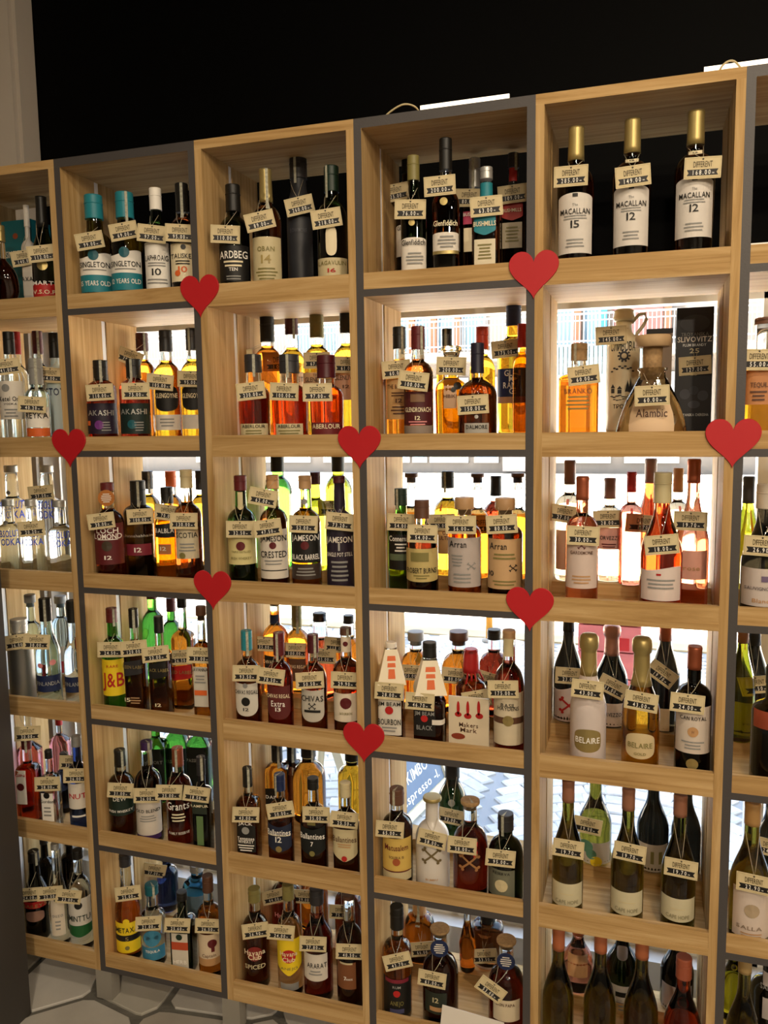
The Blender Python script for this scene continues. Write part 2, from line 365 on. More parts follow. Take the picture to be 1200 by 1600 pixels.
# chalkboard A-frame
cb = thing('chalkboard', (.65, 1.38, 0), 'grey-blue chalkboard with white handwriting and cream wooden frame outside', 'chalkboard')
cb.rotation_euler = (math.radians(-20), 0, math.radians(80))
MB().box(-.36, .36, -.008, .008, .06, .62).obj('board', pmat('slate', '#6d7f98', .7, vary=.2, vscale=6), cb)
CRM = pmat('cream_wood', '#d8cdb0', .6)
MB().box(-.41, -.36, -.02, .02, 0, .66).box(.36, .41, -.02, .02, 0, .66).box(-.36, .36, -.02, .02, .02, .06).box(-.36, .36, -.02, .02, .62, .66).obj('frame', CRM, cb)
MB().box(-.41, -.37, .30, .34, 0, .06).box(.37, .41, .30, .34, 0, .06).obj('back_foot', CRM, cb)
MB().tube([(-.39, .02, .62), (-.39, .32, .03)], .018, 4).tube([(.39, .02, .62), (.39, .32, .03)], .018, 4).obj('back_leg', CRM, cb)
ch = MB()
for s_, x, z, h, w in (('KIMBO', .13, .185, .05, .22), ('€spresso -1.', .12, .105, .04, .40)):
    v_, f_2 = layout(s_, h, w); MB().add([(x+a, -.0095, z+b) for a, b in v_], f_2).obj('lettering', col('white'), cb)
# pink crate and post outside
pc = thing('pink_crate', (1.42, 3.3, 0), 'pink slatted crate with a small red square label outside', 'crate')
PKM = pmat('pink_wood', '#c96f6f', .7, vary=.25, vscale=8)
for k in range(5): MB().box(-.19, .19, -.15, .15, .01+.17*k, .17+.17*k).obj('slat', PKM, pc)
MB().box(.06, .12, -.153, -.15, .36, .44).obj('red_label', col('red'), pc)
po = thing('street_post', (.43, 4.42, 0), 'slim orange post standing at the kerb', 'post')
MB().lathe([(.028, 0), (.028, 1.0), (.02, 1.03)], 12).obj('shaft', pmat('post_orange', '#e0992e', .5), po)
MB().lathe([(.06, 0), (.06, .02), (.03, .03)], 12).obj('base', col('grey'), po)
# building across the street
bl = thing('building', (0, 24, 0), 'pale facade across the street with peach pilasters and a railed balcony', 'building')
XW = lambda px, py=540: at_y(px, py, 24).x
MB().box(-26, 12, 0, 4, 3.45, 10).box(-26, 12, .3, 4, 0, 3.45).obj('wall', pmat('bld_white', '#5c5957', .85), bl)
MB().box(-26, 12, -.9, 0, 3.55, 3.85).obj('balcony_slab', pmat('bld_slab', '#605e5c', .85), bl)
PIL = pmat('bld_peach', '#663a28', .8); BLN = pmat('bld_blind', '#3c5668', .6)
xs = [XW(p) for p in (640, 674, 711, 897, 1037)]
xs = [xs[0]-4.2, xs[0]-3.3, xs[0]-2.4, xs[0]-1.5, xs[0]-.75]+xs
for x in xs: MB().box(x, x+.2, -.12, .02, 3.85, 9).obj('pilaster', PIL, bl)
def window(x0, x1, z0, z1, m):
    f = MB().box(x0, x1, -.04, .02, z0, z1).obj('window', WHITEP, bl)
    nn = max(2, int((x1-x0)/.11)); q = MB()
    for k in range(nn): q.box(x0+.04+(x1-x0-.08)*k/nn, x0+.04+(x1-x0-.08)*(k+.78)/nn, -.06, -.04, z0+.05, z1-.05)
    q.obj('blind', m, f)
for x0, x1 in zip(xs[:8], xs[1:8]):
    window(x0+.22, x1-.02, 3.95, 6.6, BLN)
window(xs[7]+.22, xs[7]+1.0, 3.95, 6.6, BLN); window(XW(868), XW(896), 3.95, 6.6, BLN); window(XW(911), XW(938), 3.95, 6.6, BLN)
MB().box(XW(939), XW(948), -.1, .02, 3.85, 6.6).obj('downpipe', pmat('bld_cyan', '#125a86', .5), bl)
MB().box(XW(956), XW(1035), -.03, .02, 3.85, 8).obj('wall_panel', pmat('bld_pink', '#5a3e3e', .8, vary=.4, vscale=3), bl)
rl = MB().box(-26, 12, -.88, -.84, 4.78, 4.83).box(-26, 12, -.88, -.84, 4.0, 4.04).box(-26, 12, -.88, -.84, 4.6, 4.63)
for k in range(230): rl.box(-20+.12*k, -19.98+.12*k, -.87, -.85, 3.85, 4.8)
rl.obj('railing', pmat('rail', '#7d8894', .5), bl)
SHU = pmat('bld_shutter', '#425b69', .6)
for k in range(26): MB().box(-1.75+.125*k, -1.65+.125*k, -.96, -.90, 2.75, 3.9).obj('shutter_slat', SHU, bl)
SHOP = [('#6c9a94', -9.0, -7.2), ('#8aa7b8', -7.1, -5.9), ('#7fb2c4', -5.8, -5.3), ('#8c9a8e', -5.2, -3.9), ('#6f95b2', -3.7, -2.9), ('#8f8a84', -1.3, 0.6), ('#a9b6c4', 1.0, 2.6), ('#94a19c', -14, -9.5)]
for h, a, b in SHOP:
    f = MB().box(a, b, .22, .3, .35, 3.1).obj('shop_window', pmat('shop_frame', '#a8adb0', .5), bl)
    MB().box(a+.07, b-.07, .2, .22, .5, 3.0).obj('pane', pmat('shop_glass'+h, h, .15), f)
MB().box(-2.7, -1.5, -.2, .3, .1, 1.4).obj('white_cabinet', pmat('bld_cab', '#66666a', .6), bl)
# ================================================================== bottles
#        body top, shoulder end, neck r low, neck r top, shoulder kind, depth ratio, power, base taper
SHP = {'spirit': (.58, .73, .43, .38, 'r', 1, 2, 1), 'tall': (.60, .72, .42, .36, 'r', 1, 2, 1), 'sloped': (.48, .74, .45, .38, 's', 1, 2, 1),
       'mac': (.62, .74, .42, .38, 'r', 1, 2, .90), 'wine': (.42, .76, .37, .36, 's', 1, 2, 1), 'bord': (.60, .72, .37, .36, 'r', 1, 2, 1),
       'champ': (.44, .74, .42, .38, 's', 1, 2, 1), 'square': (.62, .70, .42, .38, 'r', .9, 5, 1), 'flat': (.60, .70, .42, .38, 'r', .6, 4, 1),
       'oval': (.56, .72, .38, .34, 'r', .62, 2.4, 1), 'squat': (.56, .68, .50, .44, 'r', 1, 2, .95), 'apoth': (.60, .70, .46, .42, 'r', 1, 2, 1),
       'dome': (.52, .74, .40, .38, 'r', 1, 2, 1), 'slope': (.40, .70, .42, .36, 'l', 1, 2, .92), 'fan': (.30, .62, .28, .26, 'r', .6, 2.2, .62),
       'hex': (.60, .68, .30, .28, 'l', .8, 3, 1), 'can': (.93, .99, .9, .9, 'r', 1, 2, 1), 'tri': (.56, .72, .42, .36, 's', .9, 2.8, 1)}
NOFILL = {'green', 'dgreen', 'olive', 'black', 'wine', 'ygreen', 'clear', 'aqua', 'blue', 'dblue'}
def cellx(c): i = 'ABCDEF'.index(c); return -.45+.45*i+PT, .45*i-PT
def shelfz(r): return SH[int(r)-1]+ST
SPEC = []
def B(cell, px, ytop, w, row, shape, g, cap, labs=(), txt=(), tags=(), d='', kind='whiskey_bottle', **kw):
    SPEC.append(dict(cell=cell, px=px, ytop=ytop, w=w, row=row, shape=shape, g=g, cap=cap, labs=list(labs), txt=list(txt), tags=list(tags), d=d, kind=kind, **kw))
def solve():
    for s in SPEC:
        row = s['row']; s['zb'] = shelfz(s['cell'][1]) + (RISE if row == 'b' else 0)
        s['ry'] = SHP[s['shape']][5] if s['shape'] in SHP else s.get('ry', 1)
        s['Y'] = {'f': .10, 'm': .17, 'b': .292}.get(row, row)
        for it in range(4):
            Y = s['Y']; zb = s['zb']
            zt = at_y(s['px'], s['ytop'], Y).z; s['H'] = s.get('Hm') or max(.12, zt-zb)
            guess = at_y(s['px'], s['ytop']+100, Y)
            _, yb = proj((guess.x, Y, zb+.4*s['H'])); p = at_y(s['px'], yb, Y); s['X'] = p.x
            s['sc'] = FPX/depth(p); 
            va = abs(math.atan2(CAM.x-p.x, Y-CAM.y)); s['va'] = va
            k = 1.0 if s['ry'] > .9 and SHP.get(s['shape'], (0,)*8)[6] < 3 else math.cos(va)+s['ry']*math.sin(va)*.8
            s['R'] = s['w']/2/s['sc']*math.cos(math.atan2(abs(p.x-CAM.x), 2.1)-abs(YAW) if p.x < 1 else 0)/k
            R = s['R']
            if row == 'f': s['Y'] = .020+R*s['ry']+.008
            if row == 'b': s['Y'] = max(.250+R*s['ry'], .285) if R*s['ry'] < .04 else UD-R*s['ry']+.004
            x0, x1 = cellx(s['cell'][0]); s['X'] = min(max(s['X'], x0+R+.003), x1-R-.003)
    # push overlapping neighbours apart: in depth first, sideways a little, smaller as a last resort
    for s in SPEC: s['X0'], s['R0'], s['Y0'] = s['X'], s['R'], s['Y']
    cells = sorted(set(s['cell'] for s in SPEC))
    for it in range(140):
        for c in cells:
            L = [s for s in SPEC if s['cell'] == c]
            for i in range(len(L)):
                for j in range(i):
                    a, b = L[i], L[j]
                    if (a['Y'], a['X']) > (b['Y'], b['X']): a, b = b, a
                    dx, dy = b['X']-a['X'], b['Y']-a['Y']; sy = (a['ry']*a['R']+b['ry']*b['R'])+.0015; sx = a['R']+b['R']+.0015
                    if (dx/sx)**2+(dy/sy)**2 >= 1: continue
                    mx = sx*math.sqrt(max(0, 1-(dy/sy)**2))-abs(dx); my = sy*math.sqrt(max(0, 1-(dx/sx)**2))-dy
                    if mx < .012: 
                        m = mx*.5*math.copysign(1, dx or 1); a['X'] -= m; b['X'] += m
                    else: b['Y'] += min(my, .004); a['Y'] -= min(my, .002)
                    if it > 70 and it % 4 == 0:
                        for t in (a, b): t['R'] = max(t['R']*.99, t['R0']*.80)
                    for t in (a, b):
                        t['X'] = min(max(t['X'], t['X0']-.010), t['X0']+.010)
                        x0, x1 = cellx(t['cell'][0]); t['X'] = min(max(t['X'], x0+t['R']+.002), x1-t['R']-.002)
                        lo = .020+t['R']*t['ry']+.003; hi = {'f': .235-t['R']*t['ry'], 'm': .235-t['R']*t['ry']}.get(t['row'], .37)
                        if t['row'] == 'b': lo = .245+.6*t['R']*t['ry']
                        t['Y'] = min(max(t['Y'], lo), max(lo, hi))
def prof_of(s):
    bt, se, rn, rt, kd, ry, p, tp = SHP[s['shape']]; H, R = s['H'], s['R']
    bt = s.get('bt', bt); se = s.get('se', se); rn = s.get('rn', rn); rt = s.get('rt', min(rt, rn))
    P = [(.90*tp, 0), (.97*tp, .004/H), (1.0*tp, .012/H), ((1+tp)/2, bt*.5), (1.0, bt*.9), (1.0, bt)]
    for k in range(1, 9):
        t = k/8
        if kd == 'r': r = rn+(1-rn)*math.sqrt(max(0, 1-t*t)) if t < .97 else rn
        elif kd == 's': q = t*t*(3-2*t); r = 1-(1-rn)*q
        else: r = 1-(1-rn)*t
        z = bt+(se-bt)*(t if kd != 'r' else (t*.9 if k < 8 else 1))
        P.append((r, z))
    P += [(rn*.97+rt*.03, se+.02), ((rn+rt)/2, (se+1)/2), (rt, .975), (rt*1.06, .976), (rt*1.06, .99), (rt*.8, .992)]
    return [(max(r, .02), z*H) for r, z in P], bt*H, se*H
def rad_at(P, z):
    for (r0, z0), (r1, z1) in zip(P, P[1:]):
        if z0 <= z <= z1: return r0+(r1-r0)*(z-z0)/max(1e-6, z1-z0)
    return P[-1][0] if z > P[-1][1] else P[0][0]
N = 28
def ring(r, z, R, ry, p, k):
    """k: 0 body section, 1 round neck"""
    pp = p+(2-p)*k; yy = ry+(1-ry)*k; e = 2/pp; out = []
    for j in range(N):
        a = 2*math.pi*j/N; c, q = math.cos(a), math.sin(a)
        out.append((R*r*math.copysign(abs(c)**e, c), R*r*yy*math.copysign(abs(q)**e, q), z))
    return out
def surf(s, P, bt, se, x, z, off):
    """front surface point above lateral x at height z"""
    ry, p = s['ry'], SHP[s['shape']][6] if s['shape'] in SHP else 2
    k = 0 if z <= bt else min(1, (z-bt)/max(1e-6, se-bt)); pp = p+(2-p)*k; yy = ry+(1-ry)*k
    r = rad_at(P, z)*s['R']+off; x = max(-r*.995, min(r*.995, x))
    return (x, -r*yy*(max(0, 1-abs(x/r)**pp))**(1/pp)-(off if yy < .99 else 0), z)
def patch(s, P, bt, se, x0, x1, z0, z1, shape, off=.0006, nx=16, nz=5):
    m = MB(); vs = []
    for j in range(nz):
        for i in range(nx):
            u = -1+2*i/(nx-1); a, b = z0, z1; h = z1-z0; uu = u
            if shape == 'arch': b = z1-h*.08*u*u
            elif shape == 'oval': q = math.sqrt(max(0, 1-u*u)); a = (z0+z1)/2-h/2*q; b = (z0+z1)/2+h/2*q; 
            elif shape == 'shield': a = z0+h*.30*abs(u)**2.2; b = z1-h*.06*(1-abs(u))
            elif shape == 'vee': a = z0+h*.22*abs(u); b = z1+h*(-.16)*(1-abs(u))
            elif shape == 'point': a = z0+h*.28*abs(u)
            elif shape == 'wave': b = z1+h*.07*math.sin(u*2.5)
            elif shape == 'tilt': a = z0+h*.16*u; b = z1+h*.16*u
            elif shape == 'sag': a = z0+h*.06*u*u-h*.06; b = z1
            ang = math.asin(max(-.98, min(.98, 1)))*uu if False else uu
            xm, xh = (x0+x1)/2, (x1-x0)/2
            x = xm+xh*math.sin(ang*math.pi/2)
            vs.append(surf(s, P, bt, se, x, a+(b-a)*j/(nz-1), off))
    fs = [(j*nx+i, j*nx+i+1, (j+1)*nx+i+1, (j+1)*nx+i) for j in range(nz-1) for i in range(nx-1)]
    return m.add(vs, fs, 0, True)
TAGW, TAGH = .078, .047
def rrect(w, h, y, n=3, r=.002): return [(-w/2, y, -h/2), (w/2, y, -h/2), (w/2, y, h/2), (-w/2, y, h/2)]
CARD = MB().box(-TAGW/2, TAGW/2, -.0006, .0006, -TAGH/2, TAGH/2).mesh('card', PAPER)
_e = MB(); 
for a, b, c, d in ((-.0368, .0368, .0203, .0209), (-.0368, .0368, -.0209, -.0203), (-.0368, -.0362, -.0209, .0209), (.0362, .0368, -.0209, .0209)): _e.add([(a, -.0009, c), (b, -.0009, c), (b, -.0009, d), (a, -.0009, d)], [(0, 1, 2, 3)])
BORD = _e.mesh('printed_border', paint('#a3925f'))
RIBB = MB().add([(-.033, -.0011, -.0165), (-.029, -.0011, -.0165), (.029, -.0011, -.0165), (.033, -.0011, -.0165), (.029, -.0011, -.0105), (.033, -.0011, -.0035), (-.033, -.0011, -.0035), (-.029, -.0011, -.0105)], [(0, 1, 7), (1, 2, 4, 7), (2, 3, 4), (4, 5, 6, 7)]).mesh('ribbon', paint('#191512'))
_v, _f = layout('DIFFERENT', .0125, .040)
BRND = MB().add([(a, -.0012, b+.0075) for a, b in _v], _f).mesh('heading', paint('#4a3c1c'))
HOLE = MB().add([(.0022*math.cos(k*.785), -.0012, .0185+.0022*math.sin(k*.785)) for k in range(8)], [tuple(range(8))]).mesh('hole', paint('#2a241c'))
PRICE = {}
def price_tag(price, loc, tilt, neck, d, sure):
    lab = 'beige price tag '+('reading '+price+' ' if sure else '')+'hung on '+d
    t = thing('price_tag', loc, ' '.join(lab.split()[:14]), 'price tag', 'price tags hung on the bottles')
    a = math.radians(-tilt); yaw = random.uniform(-.08, .08)-.7*math.atan2(loc[0]-CAM.x, loc[1]-CAM.y)
    if price not in PRICE:
        v_, f_ = layout(price, .0100, .0068*len(price), mono=.78); v2, f2 = layout('лв', .0032)
        x0 = max(q[0] for q in v_)
        m = MB().add([(q[0]-.003, -.0014, q[1]-.0100) for q in v_], f_).add([(q[0]+x0+.0025, -.0014, q[1]-.0118) for q in v2], f2)
        PRICE[price] = m.mesh('price_lettering', paint('#f3efe4'))
    for nm, me in (('card', CARD), ('printed_border', BORD), ('ribbon', RIBB), ('heading', BRND), ('hole', HOLE), ('price_lettering', PRICE[price])):
        o = link(nm, me, t); o.rotation_euler = (0, a, yaw)
    h = Vector((math.sin(a)*.0185, -.002, math.cos(a)*.0185)); L = Vector(loc)
    nl, nr = [Vector(q)-L for q in neck]
    def curve(p, q):
        m = (p+q)/2+Vector((0, -.004, -.004)); return [p, (p+m)/2+Vector((0, -.001, -.001)), m, (q+m)/2, q]
    MB().tube(curve(nl, h)+curve(h, nr)[1:], .0006, 4).obj('cord', CORDM, t)
def build(s):
    X, Y, zb, H, R, sc = s['X'], s['Y'], s['zb'], s['H'], s['R'], s['sc']
    label = s['d']
    if s['tags'] and not s['tags'][0][0].endswith('?') and len(label.split()) <= 12: label += ', price tag '+s['tags'][0][0]
    o = thing(s['kind'], (X, Y, zb), label, s.get('cat', 'bottle'), s.get('group', 'bottles on the shelves'))
    P, bt, se = prof_of(s); shp = SHP[s['shape']]; p = shp[6]
    o.rotation_euler.z = math.atan2(X-CAM.x, Y-CAM.y)*-(.72 if p < 3 and s['ry'] > .8 else .30)
    zp = lambda y: at_y(s['px'], y, Y-R*.8).z-zb
    capc, cy, ck = (list(s['cap'])+['cyl'])[:3]
    zc = zp(cy) if cy > 2 else H*(1-cy); zc = max(H*.5, min(H*.97, zc))
    fill = s.get('fill'); g = s['g']
    if fill is None and g not in NOFILL: fill = .97 if 'wine' in s['kind'] else min(.93, s.get('se', shp[1])+.015)
    if g.startswith('#'): gm = pmat('ceramic'+g+str(s.get('rough', .25)), g, s.get('rough', .25), s.get('metal', 0)); fill = None
    else: gm = glass(g)
    rings = [ring(r, z, R, s['ry'], p, 0 if z <= bt else min(1, (z-bt)/(se-bt))) for r, z in P]
    zs = [q[1] for q in P]
    if fill:   # insert a ring at the fill level
        zf = fill*H; i = next((k for k in range(len(zs)) if zs[k] > zf), len(zs)-1)
        rings.insert(i, ring(rad_at(P, zf), zf, R, s['ry'], p, 0 if zf <= bt else min(1, (zf-bt)/(se-bt)))); zs.insert(i, zf)
        MB().rings(rings, mfun=lambda i: 0 if zs[i] < zf-1e-6 else 1).obj('glass_body', [gm, CLEAR], o)
    else: MB().rings(rings).obj('glass_body', gm, o)
    rt = rad_at(P, min(H*.96, max(zc, se)))*R
    cm = CORK if capc == 'cork' else CLEAR if capc == 'clear' else col(capc, .45)
    c = MB(); cw = s.get('cw', 0)/2/sc if s.get('cw') else rt*1.12+.0006
    if ck == 'cyl':
        c.lathe([(cw*1.02, zc), (cw, zc+.002), (cw*.99, H*.995-.003), (cw*.99, H-.002), (cw*.93, H)], 20).obj('cap', cm, o)
        ridge = MB().lathe([(cw*1.02, zc+(H-zc)*.62), (cw*1.045, zc+(H-zc)*.64), (cw*1.02, zc+(H-zc)*.66)], 20).obj('cap_ring', cm, bpy.data.objects[o.children[-1].name] if o.children else o)
    elif ck == 'caps':
        zz = [zc+(H*.985-zc)*k/5 for k in range(6)]
        c.lathe([(rad_at(P, z)*R+.0011, z) for z in zz]+[(rt*1.12+.001, H*.965), (rt*1.12+.001, H*.99), (rt*1.0, H)] if H*.965 > zz[-1] else [(rad_at(P, z)*R+.0012, z) for z in zz]+[(rt*1.0, H)], 20).obj('capsule', cm, o)
    elif ck == 'foil':
        zz = [zc+(H*.86-zc)*k/5 for k in range(6)]
        rr = [rad_at(P, z)*R+.0012 for z in zz]
        c.lathe(list(zip(rr, zz))+[(rt*1.02, H*.875), (rt*1.22, H*.89), (rt*1.28, H*.93), (rt*1.22, H*.975), (rt*.9, H*.995), (rt*.3, H)], 20).obj('foil_capsule', cm, o)
    elif ck == 'cork':
        hd = cw*1.25
        c.lathe([(rt*.86, zc-.014), (rt*.86, zc), (hd*.97, zc+.0005), (hd, zc+.003), (hd, H-.003), (hd*.95, H)], 20).obj('stopper', cm, o)
    elif ck == 'crystal':
        c.lathe([(rt*.8, zc-.01), (rt*.85, zc), (cw*1.05, zc+.004), (cw*1.45, H-.008), (cw*1.45, H-.003), (cw*1.3, H)], 10, smooth=False).obj('stopper', glass('clear'), o)
    elif ck == 'wax':
        zz = [zc+(H-zc)*k/4 for k in range(5)]
        m_ = c.lathe([(rad_at(P, z)*R+.0016, z) for z in zz]+[(rt*.8, H+.001)], 20)
        for a in (-1.9, -1.45, -1.0, .5, 2.2):
            x_, y_ = math.cos(a)*(rad_at(P, zc)*R+.001), math.sin(a)*(rad_at(P, zc)*R+.001); ln = random.uniform(.012, .03)
            zd = zc-ln; r2 = rad_at(P, zd)*R+.001
            m_.tube([(x_, y_, zc+.004), (math.cos(a)*r2, math.sin(a)*r2, zd)], .003, 6)
        m_.obj('wax_seal', cm, o)
    for i, l in enumerate(s['labs']):
        y0, y1, colr = l[:3]; sh = l[3] if len(l) > 3 else 'rect'; wf = l[4] if len(l) > 4 else .93; xo = l[5] if len(l) > 5 else 0
        z1, z0 = zp(y0), zp(y1); z0 = max(.004, z0); z1 = min(H*.96, max(z1, z0+.008))
        rr = min(rad_at(P, z0), rad_at(P, z1))*R if sh != 'oval' else rad_at(P, (z0+z1)/2)*R
        lm = patch(s, P, bt, se, xo*rr-wf*rr, xo*rr+wf*rr, z0, z1, sh, .0006+.0004*i).obj('label' if z0 < se*.95 else 'neck_label', pmat('label_'+colr, PAL.get(colr, colr), .55, vary=.06, vscale=60) if colr not in METAL else col(colr), o)
    lets = {}
    for tx in s['txt']:
        st, y, h, cc = tx[:4]; hm = h/sc; wm = tx[4]/sc/max(.5, math.cos(s['va'])) if len(tx) > 4 and tx[4] else None
        z = zp(y); v_, f_ = layout(st, hm, wm); mw = max(abs(q[0]) for q in v_); lim = rad_at(P, z)*R*.9
        if mw > lim and p < 3: v_ = [(a*lim/mw, b) for a, b in v_]
        ox = (tx[5] if len(tx) > 5 else 0)*R
        MB().add([surf(s, P, bt, se, a+ox, z+b, .0021) for a, b in v_], f_).obj('lettering', col(cc), o)
    for mk in s.get('marks', ()):     # printed marks: ('disc'|'bar'|'cross', ypx, size px, colour, x offset in R)
        kd, y, sz, cc = mk[:4]; ox = mk[4]*R if len(mk) > 4 else 0; z = zp(y); r = sz/2/sc; m = MB()
        if kd == 'disc': m.add([surf(s, P, bt, se, ox+r*math.cos(k*.3927), z+r*math.sin(k*.3927), .0019) for k in range(16)]+[surf(s, P, bt, se, ox, z, .0019)], [(k, (k+1) % 16, 16) for k in range(16)])
        elif kd == 'bar':
            hh = mk[5]/2/sc; q = 10
            m.add([surf(s, P, bt, se, ox-r+2*r*k/q, z+e*hh, .0018) for e in (-1, 1) for k in range(q+1)], [(k, k+1, q+2+k, q+1+k) for k in range(q)])
        elif kd == 'cross':
            for sg in (1, -1):
                c_, t_ = math.cos(.7*sg), math.sin(.7*sg)
                pts = [(-1+.2*k, e*.10) for e in (-1, 1) for k in range(11)]
                m.add([surf(s, P, bt, se, ox+r*(a*c_-b*t_), z+r*(a*t_+b*c_), .0024) for a, b in pts], [(k, k+1, 12+k, 11+k) for k in range(10)])
                for e in (-1, 1):
                    for f in (-.16, .16): m.add([surf(s, P, bt, se, ox+r*(e*c_-f*t_)+.16*r*math.cos(k*.785), z+r*(e*t_+f*c_)+.16*r*math.sin(k*.785), .0019) for k in range(8)], [tuple(range(8))])
        elif kd == 'lines':
            n_ = mk[5]; gap = mk[6]/sc
            for q in range(n_):
                w_ = r*(.65+.35*random.random()); zz = z-q*gap; hh = .22*gap
                m.add([surf(s, P, bt, se, ox-w_+2*w_*k/6, zz+e*hh, .0018) for e in (-1, 1) for k in range(7)], [(k, k+1, 8+k, 7+k) for k in range(6)])
        m.obj('printed_mark', col(cc), o)
    if s.get('strip'):
        a = math.radians(s['strip'] if abs(s['strip']) > 1 else 25); r = cw+.0012; w_ = .0075/r/2; z0 = zc-(H-zc)*.25; m = MB()
        vs = []
        for k in range(6):
            z = z0+(H-.001-z0)*k/5; rr = r if z >= zc else max(rad_at(P, z)*R+.001, min(r, rad_at(P, z)*R+.004))
            vs += [(rr*math.sin(a+e), -rr*math.cos(a+e), z) for e in (-w_, 0, w_)]
        m.add(vs, [(k*3+q, k*3+q+1, k*3+q+4, k*3+q+3) for k in range(5) for q in range(2)], 0, True)
        m.add([(r*math.sin(a-w_)*1.0, -r*math.cos(a-w_), H+.0006), (r*math.sin(a+w_), -r*math.cos(a+w_), H+.0006), (-r*.5*math.sin(a), r*.5*math.cos(a), H+.0006)], [(0, 1, 2)])
        m.obj('tax_strip', STRIP, o)
    if s.get('medal'):
        yy, sz, cc = s['medal']; z = zp(yy); r = sz/2/sc; y_ = surf(s, P, bt, se, 0, z, .004)[1]-.003
        MB().rings([[(r*math.cos(k*.2618), y_+e, z+r*math.sin(k*.2618)) for k in range(24)] for e in (.002, 0)], smooth=False).obj('medallion', col(cc), o)
        m = MB()
        for q in range(-2, 3): m.add([(e*r*.62*math.cos(q*.45), y_-.0006, z+q*r*.24+f*r*.06) for e, f in ((-1, -1), (1, -1), (1, 1), (-1, 1))], [(0, 1, 2, 3)])
        m.obj('printed_mark', col('offw'), o)
    if s.get('collar'):    # paper pyramid hung over the neck
        y0, y1, a0, a1 = s['collar']; z1, z0 = zp(y0), zp(y1); q = MB()
        R_ = [[(sx*w_, sy*w_, z) for sx, sy in ((-1, -1), (1, -1), (1, 1), (-1, 1))] for w_, z in ((a1/2/sc, z0), (a0/2/sc, z1))]
        q.rings(R_, cap0=False, cap1=False, smooth=False); co = q.obj('paper_collar', pmat('collar_paper', '#e9ddc2', .7), o); co.rotation_euler.z = .25
        w0, w1 = a1/2/sc, a0/2/sc; m = MB(); zm = lambda t: z0+(z1-z0)*t; wy = lambda t: -(w0+(w1-w0)*t)-.0008
        for t0, t1, wd, c0 in ((.18, .45, .28, 0), (.5, .62, .4, 0), (.68, .82, .5, 0)):
            m.add([(-wd*abs(wy(t0)), wy(t0), zm(t0)), (wd*abs(wy(t0)), wy(t0), zm(t0)), (wd*abs(wy(t1)), wy(t1), zm(t1)), (-wd*abs(wy(t1)), wy(t1), zm(t1))], [(0, 1, 2, 3)])
        m.obj('collar_print', col('orange'), co)
    rn = rad_at(P, min(se+.012, H*.9))*R
    for (pr, tx, ty, tilt) in s['tags']:
        yt = Y-R*max(s['ry'], .6)-.010; q = at_y(tx, ty, yt)
        zn = zb+min(se+.012, H*.9)
        nk = ((X-rn*.9, Y-rn*.6, zn), (X+rn*.9, Y-rn*.6, zn)) if zn > q.z+.02 else ((X-rn*.9, Y-rn*.6, q.z+.045), (X+rn*.9, Y-rn*.6, q.z+.045))
        price_tag(pr.rstrip('?'), (q.x, yt, q.z), tilt, nk, s['d'], not pr.endswith('?'))
    return o
# ---- column A
B('A1', 70, 307, 40, 'f', 'sloped', 'dgreen', ('black', 352, 'caps'), [(443, 466, 'red', 'rect', .95)], [('MARTI', 446-4, 6, 'white', 30), ('V.S.O.P', 456, 6, 'cream', 26)], [('112.00?', 65, 396, 8)], 'dark cognac bottle with gold seal and red base label', 'cognac_bottle', marks=[('disc', 414, 16, 'gold')])
B('A1', 47, 320, 24, 'm', 'square', '#c9c3bb', ('white', 352), [(400, 462, 'offw', 'rect', .95)], [('AXA', 436, 6, 'black', 14)], [('140.00?', 38, 403, 10)], 'white sleeved brandy bottle behind the dark cognac', 'brandy_bottle')
B('A1', 4, 352, 58, 'f', 'fan', 'dark', ('gold', 372), [], [], [], 'round faceted dark cognac decanter beside the teal carton', 'cognac_bottle')
B('A2', 20, 518, 40, 'f', 'tall', 'clear', ('black', 552), [(595, 655, 'offw', 'rect', .95)], [('Ketel One', 623, 7, 'black', 30), ('VODKA', 631, 3, 'black', 14)], [('41.00?', 10, 573, 8)], 'clear vodka bottle with black cap and pale label', 'vodka_bottle', marks=[('lines', 640, 20, 'grey', 0, 3, 5), ('disc', 606, 12, 'grey', -.3)])
B('A2', 33, 518, 30, 'm', 'tall', 'clear', ('red', 552), [], [], [], 'clear vodka bottle with bright red cap in back', 'vodka_bottle')
B('A2', 63, 517, 36, .22, 'tall', 'clear', ('burg', 552), [], [], [], 'clear vodka bottle with burgundy cap in back', 'vodka_bottle', strip=15)
B('A2', 60, 560, 40, 'f', 'squat', 'aqua', ('grey', 600), [(636, 668, 'white', 'rect', .95), (669, 682, 'orange', 'rect', .96)], [('REYKA', 649, 9, 'black', 36), ], [('40.20?', 50, 632, -4)], 'squat vodka bottle with white label and orange base band', 'vodka_bottle', strip=10)
B('A2', 90, 520, 36, 'm', 'tall', '#b9c9cc', ('black', 558), [], [('STOY', 612, 11, 'navy', 22)], [('44.00', 78, 586, -4)], 'frosted pale blue vodka bottle with black cap', 'vodka_bottle', rough=.35)
ab = dict(kind='vodka_bottle')
